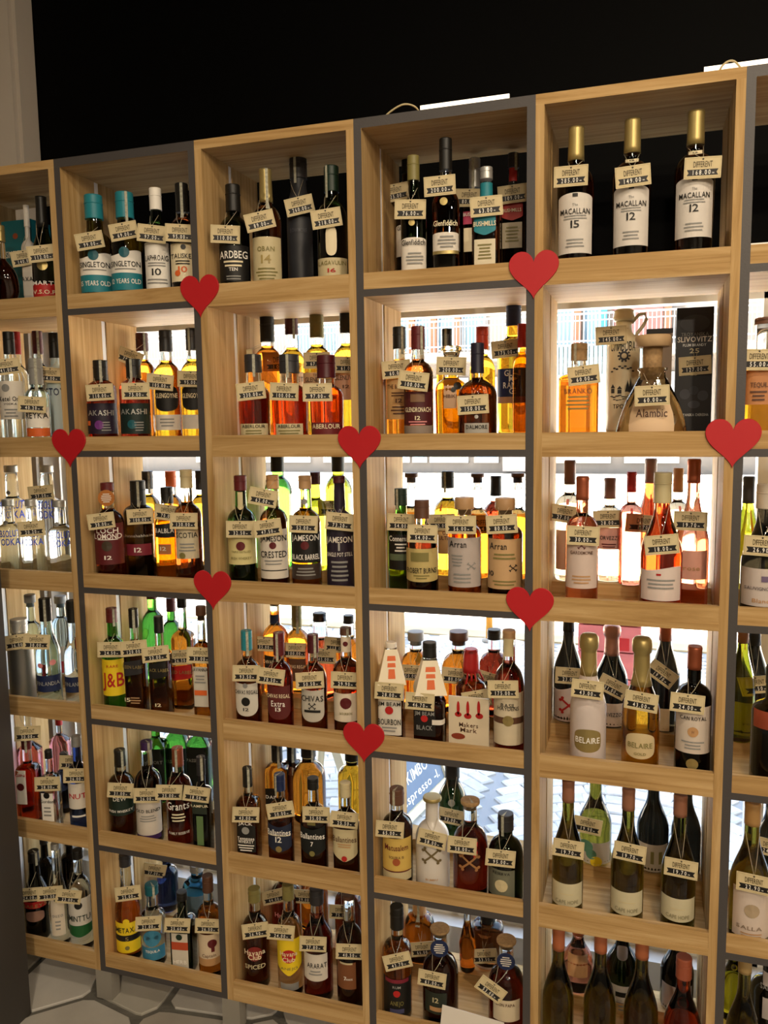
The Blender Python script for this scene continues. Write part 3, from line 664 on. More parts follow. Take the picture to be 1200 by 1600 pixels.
for i, (x, y, w, r, t, d) in enumerate(((23, 727, 46, 'm', [], 'big clear vodka bottle with blue lettering, silver cap'), (78, 727, 46, .21, [('27.50?', 64, 770, 4)], 'big clear vodka bottle, blue lettering, tag across shoulder'), (17, 780, 40, 'f', [], 'small clear vodka bottle with blue lettering, untagged, end one'),
                                  (53, 780, 40, 'f', [('20.20', 49, 826, 3)], 'small clear vodka bottle with blue lettering, tag in front'), (97, 782, 40, 'f', [], 'small clear vodka bottle with blue lettering beside the upright'))):
    k = 1.15 if i < 2 else 1
    B('A3', x, y, w, r, 'apoth', 'clear', ('silver', y+12), [], [('ABSOLUT', y+54*k, 10*k, 'blue', 34*k), ('VODKA', y+67*k, 10*k, 'blue', 28*k)], t, d, marks=[('disc', y+38*k, 7, 'grey', -.2)], **ab)
B('A4', 34, 967, 42, 'f', 'spirit', '#8f8d88', ('silver', 992), [], [], [('36.00?', 27, 1003, 5)], 'brushed steel vodka bottle with silver cap', 'vodka_bottle', metal=.8, rough=.35, bt=.66, se=.74, rn=.6, rt=.55)
B('A4', 76, 935, 40, 'f', 'sloped', 'aqua', ('black', 974), [(1056, 1081, 'navy', 'rect', .94)], [('FINLANDIA', 1068, 6, 'silver', 28)], [('30.00?', 57, 1003, -6)], 'rippled clear vodka bottle with navy base label', 'vodka_bottle', strip=5, marks=[('disc', 1040, 8, 'pink', -.5), ('disc', 1036, 9, 'pink', .5)])
B('A4', 52, 929, 34, 'm', 'tall', 'aqua', ('grey', 945, 'cork'), [], [], [], 'pale blue bottle with cork behind the steel bottle', 'vodka_bottle')
B('A4', 98, 931, 36, 'b', 'tall', 'aqua', ('grey', 946, 'cork'), [(1033, 1053, 'red', 'rect', .5), (1010, 1032, 'offw', 'rect', .5)], [], [], 'aqua bottle with cork and red band in back', 'vodka_bottle')
B('A4', 118, 938, 36, 'f', 'sloped', 'clear', ('black', 976), [(1058, 1082, 'navy', 'rect', .94)], [('FINLANDIA', 1069, 6, 'silver', 26)], [], 'clear vodka bottle with navy label beside the upright', 'vodka_bottle')
B('A5', 46, 1152, 44, 'f', 'square', 'coral', ('dred', 1176), [(1205, 1257, 'white', 'rect', .55, -.3)], [('GIN', 1212, 4, 'red', 12, -.3)], [('30.00?', 43, 1146, -3)], 'orange-red gin bottle with tall white label', 'gin_bottle', strip=20, marks=[('disc', 1230, 12, 'dred', -.3)])
B('A5', 48, 1112, 46, 'm', 'hex', 'pink', ('black', 1122), [], [], [], 'pink angular gin bottle behind the orange one', 'gin_bottle')
B('A5', 95, 1112, 40, 'b', 'hex', 'pink', ('red', 1138), [], [], [], 'pink gin bottle with red cap in back', 'gin_bottle')
B('A5', 80, 1172, 36, 'f', 'square', 'clear', ('black', 1190, 'caps'), [(1240, 1283, 'white', 'rect', .7)], [('Gordon', 1252, 5, 'black', 16)], [('28.00?', 74, 1225, -2)], 'clear gin bottle with white label and black neck', 'gin_bottle', marks=[('disc', 1243, 10, 'black'), ('lines', 1262, 12, 'grey', 0, 3, 6)])
B('A5', 103, 1176, 32, 'm', 'tall', 'dblue', ('black', 1194), [], [], [('33.00?', 112, 1191, -6)], 'dark blue gin bottle behind clear gin bottle', 'gin_bottle')
B('A5', 124, 1150, 34, 'f', 'tall', 'dblue', ('grey', 1172), [(1225, 1264, 'offw', 'rect', .95)], [('NUT', 1244, 8, 'red', 20)], [('26.00?', 119, 1212, -3)], 'gin bottle, white label with red letters, beside upright', 'gin_bottle', marks=[('bar', 1275, 20, 'white', 0, 3)])
B('A6', 57, 1330, 42, 'f', 'sloped', 'black', ('black', 1356, 'caps'), [(1410, 1420, 'red', 'rect', .85), (1424, 1440, '#8d6a5a', 'oval', .7)], [('BAILEYS', 1416, 5, 'gold', 26)], [('24.00?', 46, 1398, -3)], 'black cream liqueur bottle with red and brown label', 'liqueur_bottle', strip=35)
B('A6', 92, 1318, 34, 'f', 'slope', 'clear', ('silver', 1335), [(1404, 1462, '#d8cbb6', 'rect', .8)], [('ouzo', 1430, 6, 'grey', 12), ], [('22.50?', 78, 1396, -2)], 'clear spirit bottle with tall pale label', 'liqueur_bottle', marks=[('disc', 1407, 9, 'dkgreen'), ('lines', 1440, 10, 'grey', 0, 3, 6)])
B('A6', 126, 1328, 38, 'f', 'dome', 'clear', ('black', 1350), [(1405, 1448, '#cfcabf', 'rect', .95), (1446, 1464, 'green', 'point', .95)], [('MINTTU', 1435, 9, 'dkgreen', 30)], [('22.00?', 107, 1401, -12)], 'clear mint liqueur bottle with green and white label', 'liqueur_bottle', marks=[('disc', 1415, 12, 'black')])
B('A6', 72, 1308, 30, .21, 'tall', 'black', ('black', 1325), [], [], [], 'black bottle behind the cream liqueur', 'liqueur_bottle')
B('A6', 110, 1310, 30, 'b', 'tall', 'black', ('black', 1327), [], [], [], 'black bottle behind the mint liqueur', 'liqueur_bottle')
# ---- column B
B('B1', 143, 306, 53, 'f', 'squat', 'olive', ('teal', 338), [(399, 457, 'white', 'wave', .96), (430, 457, 'teal', 'rect', .965)], [('SINGLETON', 414, 8, 'black', 44), ('15 YEARS OLD', 443, 7, 'white', 36)], [('99.00', 140, 376, 10)], 'olive whisky bottle with bare teal cap', marks=[('disc', 399, 16, 'dteal'), ('lines', 422, 36, 'grey', 0, 1, 4)])
B('B1', 199, 301, 52, 'f', 'squat', 'olive', ('teal', 336), [(394, 453, 'white', 'wave', .96), (426, 453, 'teal', 'rect', .965)], [('SINGLETON', 412, 8, 'black', 42), ('12 YEARS OLD', 439, 7, 'white', 36)], [('69.00', 193, 361, 10)], 'olive whisky bottle with paper seal over teal cap', strip=20, marks=[('disc', 394, 16, 'dteal'), ('lines', 420, 34, 'grey', 0, 1, 4)])
B('B1', 247, 294, 40, 'f', 'spirit', 'dgreen', ('white', 324), [(378, 451, 'white', 'rect', .96)], [('LAPHROAIG', 403, 8, 'black', 40), ('10', 425, 10, 'black', 12)], [('97.00', 237, 365, -6)], 'dark green whisky bottle with white cap and label', marks=[('lines', 411, 28, 'grey', 0, 2, 4), ('lines', 437, 34, 'grey', 0, 2, 5)])
B('B1', 288, 287, 42, 'f', 'spirit', 'dark', ('black', 327), [(380, 440, 'cream', 'rect', .96)], [('TALISKER', 400, 7, 'black', 36), ('10', 421, 9, 'orange', 12)], [('95.00', 281, 364, -2)], 'dark whisky bottle, cream label with orange number 10', strip=5, marks=[('disc', 427, 9, 'orange', -.4), ('disc', 386, 8, 'black', .1), ('lines', 408, 26, 'black', 0, 2, 4)])
B('B2', 160, 563, 48, 'f', 'spirit', 'red', ('black', 593), [(630, 678, '#1f1228', 'rect', .96)], [('AKASHI', 645, 8, 'silver', 30)], [('110.00', 156, 613, 3)], 'red whisky bottle with dark purple label', strip=10, marks=[('disc', 664, 14, '#6a2a78', -.1), ('bar', 661, 5, 'orange', -.8, 7), ('lines', 660, 14, 'grey', .35, 4, 4)], bt=.66, se=.78)
B('B2', 212, 561, 48, 'f', 'spirit', 'red', ('black', 590), [(630, 678, '#0e2420', 'rect', .96)], [('AKASHI', 643, 8, 'silver', 32)], [('75.00', 212, 611, 0)], 'red whisky bottle with dark green label', strip=-10, marks=[('disc', 663, 14, 'dteal', -.1), ('lines', 660, 14, 'grey', .35, 4, 4)], bt=.66, se=.78)
B('B2', 212, 521, 42, 'b', 'spirit', 'orange', ('burg', 548), [], [], [('79.00?', 203, 558, -22)], 'orange whisky bottle with red cap in back', strip=30)
B('B2', 263, 516, 44, 'm', 'spirit', 'gold', ('charcoal', 548), [(601, 643, 'black', 'oval', .82), (648, 672, 'offw', 'rect', .9)], [('GLENGOYNE', 618, 7, 'cream', 28)], [('105.00', 250, 597, -6)], 'golden whisky bottle with round black label', marks=[('lines', 655, 26, 'grey', 0, 3, 5)])
B('B2', 304, 513, 42, 'm', 'spirit', 'gold', ('charcoal', 546), [(601, 641, 'black', 'oval', .82), (648, 670, 'offw', 'rect', .9)], [('GLENGOYNE', 618, 7, 'cream', 28)], [('95.00', 298, 592, -2)], 'golden whisky, round black label, beside the upright', strip=-20)
B('B3', 169, 754, 48, 'f', 'spirit', 'red', ('dred', 768), [(818, 882, '#5a1519', 'rect', .97)], [('LOCH', 829, 8, 'white', 26), ('LOMOND', 838, 8, 'white', 36), ('12', 871, 6, 'white', 9)], [('30.00', 158, 814, 6)], 'dark red whisky bottle with amber neck medallion', medal=(779, 25, '#a8641f'), marks=[('disc', 853, 16, '#3c3020', -.05), ('bar', 843, 30, 'white', 0, 1.2)])
B('B3', 219, 751, 50, 'm', 'spirit', 'black', ('black', 792), [(850, 868, '#7a2230', 'rect', .8)], [('Bunnahabhain', 837, 4, 'silver', 38), ('12', 859, 7, 'white', 9)], [('100.00', 219, 807, 2)], 'black whisky bottle with small red label number 12', strip=10, bt=.66, se=.76)
B('B3', 264, 761, 42, 'm', 'spirit', 'gold', ('black', 788), [(818, 840, 'black', 'wave', .95), (850, 866, '#c07a4a', 'rect', .5, -.2)], [('BALBLAIR', 829, 7, 'white', 34), ('12', 857, 6, 'white', 8, -.3)], [('70.00?', 262, 801, -8)], 'golden whisky bottle with black label and black cap')
B('B3', 270, 736, 38, 'b', 'spirit', 'amber', ('orange', 762), [], [], [], 'amber whisky bottle with orange cap in back')
B('B3', 295, 734, 44, 'f', 'tall', 'brown', ('bone', 764), [(824, 873, '#c9bda0', 'rect', .8)], [('SCOTIA', 836, 8, 'black', 28)], [('130.00', 287, 814, -2)], 'brown whisky bottle with cream cap and cream label', marks=[('disc', 868, 10, 'olive', -.35), ('lines', 850, 26, 'grey', 0, 3, 5)])
B('B3', 234, 736, 38, 'b', 'spirit', 'gold', ('charcoal', 765), [], [], [], 'golden whisky bottle with dark cap in back', strip=20)
B('B3', 316, 735, 34, 'b', 'spirit', 'gold', ('charcoal', 766), [], [], [], 'golden whisky with dark cap half behind the upright')
B('B4', 179, 950, 38, 'f', 'spirit', 'green', ('dred', 976), [(1031, 1087, 'yellow', 'rect', .97)], [('J&B', 1062, 22, 'red', 30), ('RARE', 1041, 4, 'red', 14)], [('24.50', 173, 1015, -2)], 'green whisky bottle with yellow label', strip=30)
B('B4', 213, 951, 40, 'f', 'square', 'brown', ('black', 984), [(1033, 1055, 'charcoal', 'tilt', .96)], [('GREEN LABEL', 1042, 5, 'gold', 32), ('15', 1093, 6, 'cream', 8, -.6)], [('120.00', 209, 1013, 3)], 'square amber whisky bottle with slanted dark label', strip=25, marks=[('lines', 1090, 20, 'kraft', .2, 3, 4)])
B('B4', 252, 963, 40, 'f', 'square', 'brown', ('black', 992), [(1036, 1060, 'black', 'tilt', .96)], [('BLACK LABEL', 1047, 5, 'gold', 30), ('12', 1101, 5, 'cream', 8)], [('52.00', 243, 1022, 3)], 'square amber whisky bottle with slanted black label')
B('B4', 288, 932, 42, 'm', 'square', 'amber', ('black', 952), [(1040, 1062, 'red', 'tilt', .96)], [('RED LABEL', 1050, 5, 'gold', 30)], [('26.50', 282, 1027, 2)], 'square amber whisky bottle with slanted red label')
B('B4', 318, 947, 36, 'f', 'square', 'amber', ('brown', 965, 'cork'), [(1042, 1104, '#c9c2b4', 'rect', .8)], [('SAVANNA', 1046, 5, 'black', 22)], [('31.00', 313, 1024, -4)], 'amber bottle with tall off-white label and wood stopper', marks=[('bar', 1082, 20, 'orange', 0, 8), ('lines', 1056, 18, 'grey', 0, 3, 5)])
B('B4', 231, 914, 36, 'b', 'spirit', 'green', ('dred', 938), [], [], [], 'bright green whisky bottle in back', bt=.56, se=.74)
B('B4', 270, 934, 32, 'b', 'spirit', 'green', ('burg', 958), [], [], [], 'green whisky bottle with burgundy cap in back')
B('B5', 189, 1171, 42, 'f', 'spirit', 'brown', ('black', 1204, 'caps'), [(1238, 1274, '#16281e', 'rect', .97)], [('TULLAMORE', 1241, 5, 'white', 36), ('DEW', 1248, 6, 'white', 16), ('IRISH WHISKEY', 1267, 4, 'white', 30)], [('31.00', 188, 1235, -6)], 'brown whiskey bottle with dark green label', strip=30)
B('B5', 233, 1158, 42, 'f', 'spirit', 'purple' if False else 'dark', ('purple', 1178), [(1252, 1303, '#cfc6ba', 'sag', .95)], [('OLD BLEND', 1267, 5, 'black', 30)], [('26.00', 229, 1243, -2)], 'dark whiskey bottle with purple cap and white label', strip=30, marks=[('lines', 1275, 26, 'grey', 0, 3, 4), ('bar', 1308, 36, 'purple', 0, 8)])
B('B5', 281, 1168, 42, 'f', 'spirit', 'red', ('copper', 1204, 'caps'), [], [('Grants', 1259, 12, 'white', 28), ('FAMILY RESERVE', 1301, 4, 'offw', 26)], [('25.00', 264, 1238, -6)], 'dark red whisky bottle with white script lettering', strip=-5, marks=[('lines', 1272, 22, 'cream', 0, 3, 5)])
B('B5', 317, 1182, 36, 'f', 'square', 'black', ('charcoal', 1216), [(1252, 1272, '#252f24', 'rect', .8), (1275, 1320, '#5f7a4c', 'rect', .38)], [('RAMPUR', 1259, 4, 'cream', 24)], [('18.50', 307, 1241, -10)], 'black bottle with vertical green paper strip', strip=30)
for x, d in ((224, 'big dark green bottle behind the purple-capped whiskey'), (268, 'big dark green bottle behind the red whisky'), (314, 'big dark green bottle behind the strip-sealed black bottle')):
    B('B5', x, 1122, 48, 'b', 'square', 'green', ('black', 1138), [(1168, 1290, '#10150f', 'rect', .98)], [('PASSPORT', 1188, 5, 'silver', 26)], [], d, bt=.66, se=.80, rn=.36, rt=.33)
B('B6', 200, 1335, 40, 'f', 'sloped', 'orange', ('charcoal', 1362), [(1442, 1488, 'yellow', 'rect', .96), (1461, 1470, 'black', 'rect', .965)], [('METAXA', 1453, 8, 'black', 34), ('5', 1466, 6, 'gold', 4)], [('25.00', 200, 1396, 3)], 'amber brandy bottle with yellow and black label', 'brandy_bottle', fill=.66, marks=[('disc', 1440, 10, 'yellow'), ('disc', 1480, 7, 'olive', 0)])
B('B6', 240, 1381, 40, 'f', 'squat', 'clear', ('dteal', 1406), [(1480, 1500, '#3c7f9c', 'rect', .94)], [('TEQUILA', 1486, 4, 'white', 18)], [('21.00?', 232, 1443, -4)], 'clear tequila bottle with blue round label', 'tequila_bottle', marks=[('disc', 1466, 27, '#3c7f9c')], strip=25)
B('B6', 287, 1393, 46, 'f', 'square', 'dgreen', ('black', 1415), [(1459, 1512, '#cfc7b6', 'rect', .72), (1472, 1484, '#b84a28', 'rect', .73)], [('HERB', 1502, 6, 'white', 18)], [('25.60', 277, 1446, -6)], 'square dark green liqueur bottle with orange-banded label', 'liqueur_bottle', marks=[('disc', 1464, 10, 'dkgreen')])
B('B6', 328, 1368, 38, 'f', 'tall', 'amber', ('brown', 1402), [(1460, 1508, '#d6c2a4', 'rect', .9), (1497, 1508, 'tan', 'rect', .91)], [('Captain', 1492, 5, 'brown', 18)], [('26.50', 325, 1447, -4)], 'spiced rum bottle with horse figure on cream label', 'rum_bottle', marks=[('disc', 1474, 14, 'dred', .3), ('bar', 1482, 5, 'dred', .35, 10)])
B('B6', 262, 1328, 34, 'b', 'tall', 'dblue', ('navy', 1352), [], [], [('27.00?', 241, 1360, -14)], 'dark blue bottle behind the tequila', 'liqueur_bottle')
B('B6', 309, 1350, 48, 'b', 'dome', 'blue', ('grey', 1372), [(1400, 1425, '#5a6e7a', 'rect', .9)], [], [], 'bright blue liqueur bottle in back', 'liqueur_bottle', strip=10)
# ---- column C
B('C1', 367, 289, 48, 'f', 'spirit', 'dgreen', ('black', 326), [(383, 440, 'black', 'rect', .96)], [('ARDBEG', 398, 11, 'white', 40), ('TEN', 421, 5, 'white', 12)], [('110.00', 352, 366, -2)], 'dark green whisky bottle with black label', marks=[('lines', 409, 34, 'cream', 0, 2, 6), ('lines', 432, 30, 'grey', 0, 2, 4)])
B('C1', 418, 265, 46, 'f', 'spirit', 'brown', ('gold', 312, 'caps'), [(370, 438, 'bone', 'rect', .96)], [('OBAN', 389, 7, 'olive', 24), ('14', 405, 12, '#a08c50', 14)], [('89.00', 406, 345, 13)], 'brown whisky bottle with cream label number 14', strip=15, marks=[('lines', 420, 34, 'olive', 0, 4, 5), ('disc', 302, 14, 'gold')])
B('C1', 469, 244, 40, 'm', 'sloped', '#2b2c30', ('charcoal', 275), [], [('BOWMORE', 360, 6, '#4a4a50', 24)], [('260.00', 468, 321, 12)], 'matte black whisky bottle standing taller than its neighbours', rough=.5, strip=-15, bt=.62, se=.8, rn=.6, rt=.58)
B('C1', 520, 260, 48, 'f', 'spirit', 'dgreen', ('dkgreen', 295), [(403, 436, 'bone', 'rect', .96), (353, 400, 'cream', 'oval', .36)], [('LAGAVULIN', 411, 6, 'olive', 40), ('16', 423, 6, 'red', 12)], [('218.00', 510, 341, 8)], 'dark green whisky bottle, cream label with red number 16', strip=-35)
B('C2', 396, 495, 46, 'b', 'spirit', 'orange', ('black', 534), [], [], [('95.00?', 375, 560, 5)], 'orange whisky bottle with black cap in back')
B('C2', 443, 493, 46, 'b', 'spirit', 'gold', ('burg', 522), [(582, 625, '#d9b58c', 'rect', .95)], [('THE', 586, 4, 'dred', 10), ('GLENLIVET', 593, 7, 'brown', 34)], [('108.00', 434, 568, 2)], 'golden whisky bottle with burgundy cap, tan label', strip=25)
B('C2', 497, 490, 46, 'b', 'spirit', 'gold', ('olive', 526), [(582, 625, '#d9b58c', 'rect', .95)], [('THE', 586, 4, 'dred', 10), ('GLENLIVET', 593, 7, 'brown', 34)], [('67.00?', 495, 563, 0)], 'golden whisky bottle with olive cap, tan label')
B('C2', 543, 488, 44, 'b', 'spirit', 'gold', ('black', 519), [(580, 625, '#d9a98c', 'rect', .95)], [('GLENLIVET', 590, 7, 'brown', 34), ('12', 604, 5, 'brown', 10)], [('61.00', 543, 570, -2)], 'golden whisky bottle with black cap, pinkish label')
B('C2', 398, 554, 50, 'f', 'squat', 'red', ('charcoal', 581), [(662, 682, 'bone', 'rect', .90)], [('ABERLOUR', 666, 5, 'black', 32)], [('230.00', 392, 611, 6)], 'squat dark red whisky bottle with cream base label', strip=10, marks=[('lines', 673, 34, 'olive', 0, 2, 4)])
B('C2', 454, 554, 58, 'f', 'squat', 'coral', ('charcoal', 582), [(662, 682, 'bone', 'rect', .75)], [('ABERLOUR', 666, 5, 'black', 32)], [('100.00', 444, 612, -3)], 'wide red-orange whisky bottle with cream base label', strip=-5, marks=[('lines', 673, 34, 'olive', 0, 2, 4)])
B('C2', 511, 555, 52, 'f', 'squat', 'coral', ('burg', 590), [(660, 682, '#6a1c1e', 'rect', .94)], [('ABERLOUR', 666, 7, 'cream', 40), ('12', 583, 4, 'cream', 7)], [('97.00', 496, 613, 0)], 'red-orange whisky bottle with burgundy cap and label')
B('C3', 379, 743, 45, 'f', 'tall', 'dgreen', ('dred', 768), [(815, 882, '#cfc389', 'rect', .96)], [('IRISH WHISKEY', 872, 4, 'olive', 28), ('TRIPLE DISTILLED', 862, 3, 'olive', 26)], [('32.50', 375, 827, -1)], 'green Irish whiskey bottle with red cap, cream label', marks=[('disc', 853, 14, 'dred'), ('disc', 793, 9, 'bone'), ('bar', 781, 8, 'bone', 0, 22)])
B('C3', 429, 742, 45, 'f', 'tall', 'brown', ('tan', 765), [(827, 904, '#d8cfc0', 'rect', .96)], [('JAMESON', 841, 9, 'black', 38), ('CRESTED', 866, 10, 'black', 36)], [('47.50', 418, 825, 7), ('62.00?', 411, 777, -12)], 'brown Irish whiskey bottle with white label', marks=[('disc', 852, 11, 'dred'), ('bar', 891, 40, 'black', 0, 1.5), ('lines', 876, 30, 'grey', 0, 2, 5)])
B('C3', 479, 743, 47, 'f', 'tall', 'amber', ('kraft', 765), [(832, 879, 'black', 'rect', .96), (881, 905, '#3a2c24', 'rect', .96)], [('JAMESON', 840, 9, 'white', 40), ('BLACK BARREL', 870, 8, 'white', 40)], [('52.00', 474, 819, -3)], 'amber Irish whiskey bottle with black label', marks=[('disc', 852, 13, 'dred'), ('disc', 785, 9, 'grey'), ('lines', 888, 34, 'grey', 0, 3, 5)])
B('C3', 532, 744, 44, 'f', 'tall', '#2a2130', ('burg', 756), [], [('JAMESON', 843, 9, 'offw', 40), ('SINGLE POT STILL', 866, 6, 'offw', 40)], [('73.20', 531, 815, -6)], 'dark purple Irish whiskey bottle with pale lettering', rough=.3, marks=[('bar', 854, 3, 'silver', 0, 12), ('lines', 878, 32, 'grey', 0, 5, 7)])
B('C3', 436, 690, 44, 'b', 'spirit', 'green', ('black', 738), [], [], [], 'tall green bottle with black cap in back', bt=.58, se=.72)
B('C3', 521, 690, 44, 'b', 'spirit', 'ygreen', ('black', 738), [(845, 872, 'black', 'rect', .95)], [], [('60.00?', 516, 794, 0)], 'tall yellow-green whiskey bottle with black cap')
B('C3', 500, 737, 36, 'b', 'spirit', 'ygreen', ('burg', 758), [], [], [], 'yellow-green bottle with burgundy cap in back')
B('C4', 388, 985, 46, 'f', 'oval', 'brown', ('teal', 1020), [(1068, 1121, '#cfc9bc', 'shield', .88)], [('CHIVAS REGAL', 1083, 6, 'black', 36), ('12', 1110, 5, 'black', 8)], [('93.50', 385, 1052, -3)], 'whisky bottle with teal cap and white shield label', strip=25, marks=[('disc', 1098, 14, 'black'), ('disc', 1073, 8, 'grey')])
B('C4', 438, 988, 46, 'f', 'oval', 'red', ('dred', 1028), [(1072, 1126, '#5c1f1c', 'shield', .9)], [('CHIVAS REGAL', 1089, 6, 'cream', 36), ('Extra', 1101, 9, 'white', 20), ('13', 1110, 6, 'white', 8)], [('70.50', 423, 1057, -8)], 'dark red whisky bottle with red shield label number 13', strip=-2)
B('C4', 491, 991, 46, 'f', 'oval', 'brown', ('burg', 1024), [(1078, 1130, '#bdb6a8', 'shield', .88)], [('CHIVAS', 1093, 9, 'black', 32)], [('50.50', 484, 1063, 2)], 'whisky bottle with burgundy cap and grey shield label', strip=35, marks=[('cross', 1105, 12, 'black'), ('bar', 1113, 26, 'black', 0, 4)])
B('C4', 542, 980, 42, 'f', 'tall', 'brown', ('brown', 996), [(1083, 1127, '#e0d3bc', 'rect', .93), (998, 1022, '#e0d3bc', 'rect', .95)], [('BOURBON', 1114, 4, 'olive', 18)], [('29.90', 539, 1063, -2)], 'bourbon bottle with red roses on white label', strip=25, marks=[('disc', 1098, 18, 'dred'), ('disc', 1009, 8, 'dred')])
B('C4', 411, 930, 46, 'b', 'oval', 'orange', ('cork', 942, 'cork'), [(1024, 1050, 'black', 'shield', .8), (962, 976, 'navy', 'rect', .95)], [('CHIVAS REGAL', 1034, 5, 'cream', 34)], [('135.00', 412, 1006, -3)], 'orange whisky bottle with cork and navy neck band', fill=.85)
B('C4', 456, 947, 44, 'b', 'oval', 'amber', ('olive', 982), [(1030, 1065, '#5a3c28', 'rect', .9)], [('CHIVAS REGAL', 1042, 5, 'cream', 34)], [('100.00', 461, 1016, -4)], 'amber whisky bottle with olive cap in back', strip=20)
B('C4', 501, 957, 48, 'b', 'squat', 'coral', ('charcoal', 975), [], [], [('145.00?', 505, 1025, -2)], 'red decanter bottle with dark wide stopper in back', cw=21)
B('C4', 546, 961, 42, 'b', 'spirit', 'orange', ('charcoal', 978), [], [], [('115.00?', 527, 1008, -6)], 'orange bourbon bottle with dark stopper in back', cw=17)
B('C5', 389, 1199, 42, 'f', 'square', 'brown', ('black', 1235, 'caps'), [(1288, 1331, 'black', 'arch', .88)], [('JACK', 1286, 5, 'white', 20), ('Tennessee', 1309, 5, 'white', 24), ('WHISKEY', 1314, 5, 'white', 22)], [('43.00', 384, 1273, -4)], 'square whiskey bottle with black label and black cap', strip=30, marks=[('lines', 1320, 26, 'white', 0, 3, 4), ('disc', 1297, 12, 'silver')])
B('C5', 439, 1209, 46, 'f', 'oval', 'brown', ('navy', 1242), [(1288, 1335, '#1a2238', 'vee', .93)], [('Ballantines', 1303, 9, 'white', 38), ('12', 1314, 9, 'white', 9)], [('50.00', 438, 1266, 8)], 'whisky bottle with navy chevron label number 12', strip=-25, marks=[('disc', 1329, 10, 'gold'), ('bar', 1308, 36, 'cream', 0, 1)])
B('C5', 491, 1215, 48, 'f', 'oval', 'dark', ('black', 1240), [(1292, 1340, '#0d1210', 'vee', .93)], [('Ballantines', 1309, 9, 'white', 38), ('7', 1321, 7, 'white', 4)], [('35.00', 494, 1273, -1)], 'dark whisky bottle with black chevron label number 7', marks=[('disc', 1336, 9, 'olive'), ('bar', 1289, 13, 'olive', 0, 6)])
B('C5', 541, 1222, 46, 'f', 'oval', 'dark', ('bone', 1252), [(1299, 1350, 'bone', 'point', .94)], [('Ballantines', 1314, 9, 'brown', 38)], [('25.50', 538, 1281, -6)], 'whisky bottle with cream cap and cream pointed label', marks=[('disc', 1344, 9, 'red'), ('lines', 1322, 30, 'tan', 0, 2, 4)])
B('C5', 420, 1150, 44, 'b', 'square', 'amber', ('black', 1192), [(1230, 1260, 'black', 'arch', .9)], [('DANIEL', 1243, 5, 'white', 26)], [], 'square amber whiskey bottle behind black-labelled one', strip=30)
B('C5', 447, 1160, 38, 'b', 'square', 'dark', ('black', 1199), [], [], [], 'dark square whiskey bottle behind navy-labelled whisky', strip=30)
B('C5', 482, 1156, 52, 'b', 'dome', 'amber', ('black', 1190), [], [], [], 'round amber whiskey decanter in back', strip=35)
B('C5', 551, 1160, 46, 'b', 'spirit', 'gold', ('black', 1195), [], [], [], 'golden whisky bottle behind cream-capped bottle')
B('C6', 400, 1388, 42, 'f', 'spirit', 'brown', ('olive', 1418), [], [('Havana', 1487, 8, 'cream', 28), ('Club', 1494, 8, 'cream', 18), ('SPICED', 1509, 7, 'bone', 28)], [('26.90', 399, 1454, 4)], 'brown rum bottle with red disc and pale lettering', 'rum_bottle', marks=[('disc', 1489, 24, '#7a2018')], bt=.54)
B('C6', 453, 1381, 40, 'f', 'spirit', 'pale', ('olive', 1414), [(1467, 1524, 'yellow', 'point', .94), (1535, 1546, 'silver', 'rect', .7)], [('Havana', 1489, 7, 'cream', 24), ('Club', 1498, 7, 'cream', 18), ('ANEJO', 1512, 4, 'olive', 24)], [('24.00', 439, 1457, -8)], 'pale rum bottle with yellow label and red disc', 'rum_bottle', marks=[('disc', 1493, 22, 'red')], bt=.54)
B('C6', 497, 1388, 46, 'f', 'sloped', 'red', ('charcoal', 1422), [(1490, 1529, '#d4cbbd', 'sag', .8, -.1)], [('ARARAT', 1507, 8, 'black', 28)], [('27.80', 489, 1475, -3)], 'red brandy bottle with white label of small stars', 'brandy_bottle', marks=[('lines', 1516, 22, 'grey', -.1, 2, 5)], bt=.56)
B('C6', 547, 1397, 42, 'f', 'spirit', 'dark', ('brown', 1414), [(1503, 1544, '#7a4a28', 'rect', .7, -.2)], [('7', 1527, 6, 'white', 4, -.3), ('ANOS', 1528, 3, 'white', 10, 0)], [('40.50', 546, 1487, -2)], 'dark rum bottle with brown label number 7', 'rum_bottle', marks=[('bar', 1504, 20, 'bone', -.2, 3)], bt=.54)
B('C6', 427, 1344, 46, 'b', 'spirit', 'red', ('charcoal', 1366), [(1452, 1470, '#c9c2b6', 'rect', .9)], [('Havana', 1425, 7, 'pink', 26), ('Club', 1432, 7, 'pink', 16)], [('44.00', 428, 1401, 12)], 'dark red rum bottle in back with slanted tag', 'rum_bottle')
B('C6', 481, 1350, 44, 'b', 'spirit', 'orange', ('charcoal', 1372), [], [('Havana', 1437, 7, 'red', 26), ('Club', 1446, 7, 'red', 16)], [('29.00?', 476, 1401, -3)], 'orange rum bottle with red lettering in back', 'rum_bottle')
B('C6', 544, 1360, 42, 'b', 'dome', 'red', ('charcoal', 1380), [], [], [('75.00?', 534, 1425, -4)], 'dark red rum bottle behind number 7 bottle', 'rum_bottle')
